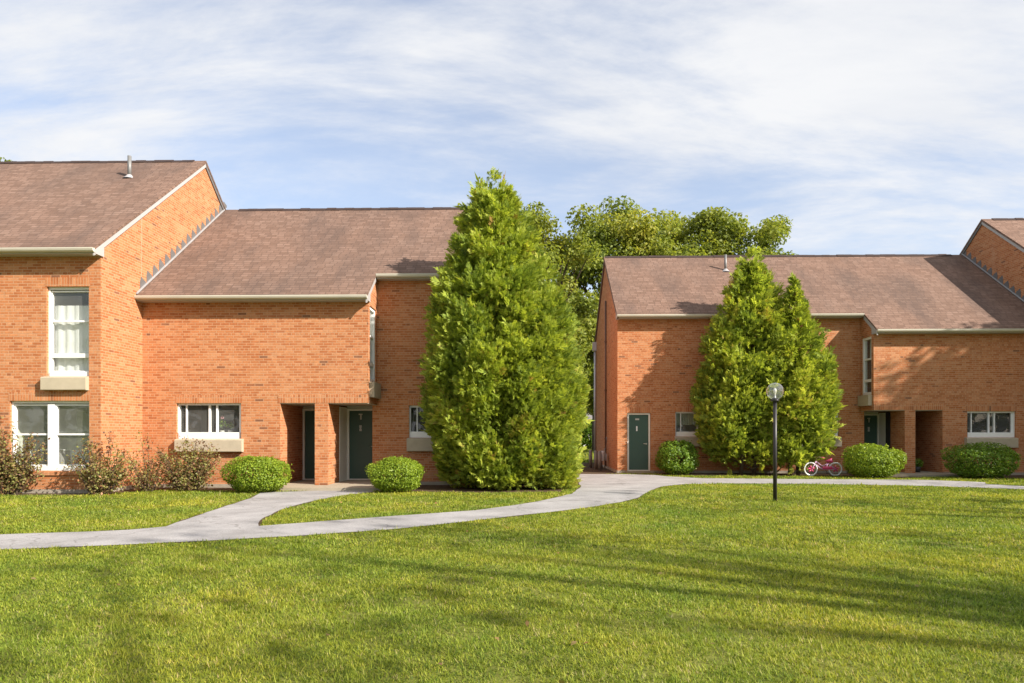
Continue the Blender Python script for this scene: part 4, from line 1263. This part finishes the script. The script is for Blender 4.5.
mb = MB(); mb.tube([(3.12, 27.4, -.03), (3.12, 27.4, .8), (3.12, 27.6, .82), (3.2, 27.75, .82), (3.24, 27.8, 1.3)], .022, 8); mb.tube([(3.05, 27.82, -.03), (3.05, 27.82, .5), (3.05, 27.72, .5)], .022, 8); mb.build('pipe', M['steel'], gm)

# ------------------------------------------------------------------ plants on sills and at the doorway
def sill_plant(label, x, y, z, h, flower):
    t = thing('potted_plant', label, 'plant', (x, y, z), 'potted plants on the window ledge')
    mb = MB(); mb.lathe([(0, 0), (.05, 0), (.065, .11), (.055, .11), (.05, .09), (0, .09)], (x, y, z), 14); mb.build('pot', M['pot'], t)
    rng = rs(int(x*100) % 97 + 5)
    n = 60; a = rng.rand(n)*6.28; k = rng.rand(n)
    P = np.stack([x + .12*k*np.cos(a), y + .06*k*np.sin(a), z + .12 + h*(.25 + .55*rng.rand(n))*(1 - .4*k)], 1)
    np_mesh('foliage', leaves(P, unit(rng.normal(size=(n, 3)) + np.array([0, -.8, .5])), .06, rng, .5), 4, M['dshrub'], t, np.clip(.7 + rng.normal(size=n)*.2, 0, 1))
    mb = MB(); mb.tube([(x, y, z + .08), (x + .01, y, z + h)], .006, 5); mb.build('stem', M['dshrub'], t)
    if flower:
        mb = MB()
        for k in range(7):
            mb.lathe([(0, -.025), (.025, 0), (0, .025)], (x + .01 + .032*math.cos(k*.9), y - .01, z + h + .03*math.sin(k*.9)), 8)
        mb.build('blossom', M['blossom'], t)
zl = 1.31 + .05
sill_plant('tall single-stemmed potted plant with a pink bloom behind the sliding window', wx(222, 18.35), 18.36, 1.42, .46, True)
sill_plant('leafy potted plant behind the sliding window, beside the pink bloom', wx(230.5, 18.36), 18.36, 1.42, .26, False)
px_, py_ = 13.62, 24.15
t = thing('potted_plant', 'dark potted plant on the floor of the shaded brick doorway', 'plant', (px_, py_, .09))
mb = MB(); mb.lathe([(0, 0), (.1, 0), (.13, .2), (.11, .2), (.1, .17), (0, .17)], (px_, py_, .09), 14); mb.build('pot', M['black'], t)
rng = rs(8); n = 160; a = rng.rand(n)*6.28; k = np.sqrt(rng.rand(n))
P = np.stack([px_ + .2*k*np.cos(a), py_ + .2*k*np.sin(a), .3 + .32*rng.rand(n)*(1.1 - k*.6)], 1)
np_mesh('foliage', leaves(P, unit(rng.normal(size=(n, 3)) + np.array([0, 0, .6])), .1, rng, .45), 4, M['dshrub'], t, np.clip(.4 + rng.normal(size=n)*.2, 0, 1))

# ------------------------------------------------------------------ sky, sun, camera
SUN = Vector((1.74, -1.0, 1.30)).normalized()
elev = math.asin(SUN.z); rot = math.atan2(SUN.x, SUN.y)
w = bpy.data.worlds.new('World'); scene.world = w; w.use_nodes = True
nt = w.node_tree; nt.nodes.clear(); N = NT(nt)
out = N.n('ShaderNodeOutputWorld'); bg = N.n('ShaderNodeBackground'); bg.inputs['Strength'].default_value = .125
sky = N.n('ShaderNodeTexSky', sky_type='NISHITA'); sky.sun_disc = False; sky.sun_elevation = elev; sky.sun_rotation = rot
sky.air_density = 1.0; sky.dust_density = 1.0; sky.ozone_density = 1.5
tc = N.n('ShaderNodeTexCoord').outputs['Generated']
sp = N.n('ShaderNodeSeparateXYZ'); N.l(tc, sp.inputs[0])
dz = N.math('ADD', N.math('MAXIMUM', sp.outputs[2], 0.0), .22)
cx = N.math('DIVIDE', sp.outputs[0], dz); cy = N.math('DIVIDE', sp.outputs[1], dz)
cv = N.n('ShaderNodeCombineXYZ'); N.l(cx, cv.inputs[0]); N.l(cy, cv.inputs[1])
def cmap(scale, rotz, loc=(0, 0, 0)):
    mp = N.n('ShaderNodeMapping'); mp.inputs['Scale'].default_value = scale; mp.inputs['Rotation'].default_value = (0, 0, rotz); mp.inputs['Location'].default_value = loc
    N.l(cv.outputs[0], mp.inputs['Vector']); return mp.outputs[0]
n1 = N.noise(cmap((.6, 1.25, 1), rad(-20), (14.7, 5.5, 0)), 1.5, 9, .62, .4)
n2 = N.noise(cmap((1.0, 2.4, 1), rad(-24), (7.3, 2.9, 0)), 1.6, 9, .62, .3)
n3 = N.noise(cmap((.4, .5, 1), 0, (1.3, 4.4, 0)), .9, 3, .5)
m_ = N.math('ADD', N.math('MULTIPLY', n1, .70), N.math('MULTIPLY', n2, .30))
m_ = N.math('ADD', m_, N.math('MULTIPLY', N.math('SUBTRACT', n3, .5), .35))
hz = N.math('ADD', N.maprange(sp.outputs[2], .02, .24, .055, 0.0), N.maprange(sp.outputs[2], .34, .55, 0.0, .022))
m_ = N.math('ADD', m_, hz)
mask = N.maprange(m_, .385, .60, .34, .98)
nd = mask.node; nd.interpolation_type = 'SMOOTHSTEP'
skyc = N.mix(1.0, sky.outputs[0], (.93, .92, .95), 'MULTIPLY')
cloud = N.ramp(n2, [(.32, (.87, .89, .93)), (.62, (1.0, 1.0, 1.0))])
cl = N.mix(1.0, cloud, (3.95, 3.98, 4.05), 'MULTIPLY')
cl.node.clamp_result = False
N.l(N.mix(mask, skyc, cl), bg.inputs[0])
N.l(bg.outputs[0], out.inputs[0])

sd = bpy.data.lights.new('sun', 'SUN'); sd.energy = 5.0; sd.angle = rad(.5); sd.color = (1.0, .915, .82)
so = bpy.data.objects.new('sun', sd); COL.objects.link(so); so.location = (20, -10, 30)
so.rotation_euler = (-SUN).to_track_quat('-Z', 'Y').to_euler()

cam = bpy.data.cameras.new('camera'); co = bpy.data.objects.new('camera', cam); COL.objects.link(co)
cam.sensor_width = 36; cam.lens = 36 * F / 1024; cam.sensor_fit = 'HORIZONTAL'
cam.shift_y = (433 - 341.5) / 1024; cam.clip_start = .05; cam.clip_end = 3000
co.location = (0, 0, EYE); co.rotation_euler = (rad(90), 0, YAW)
scene.camera = co
vs = scene.view_settings
vs.view_transform = 'Standard'; vs.look = 'None'; vs.gamma = 1.0; vs.use_curve_mapping = False; vs.exposure = 0.93
scene.cycles.use_denoising = True
scene.cycles.max_bounces = 8; scene.cycles.transparent_max_bounces = 12
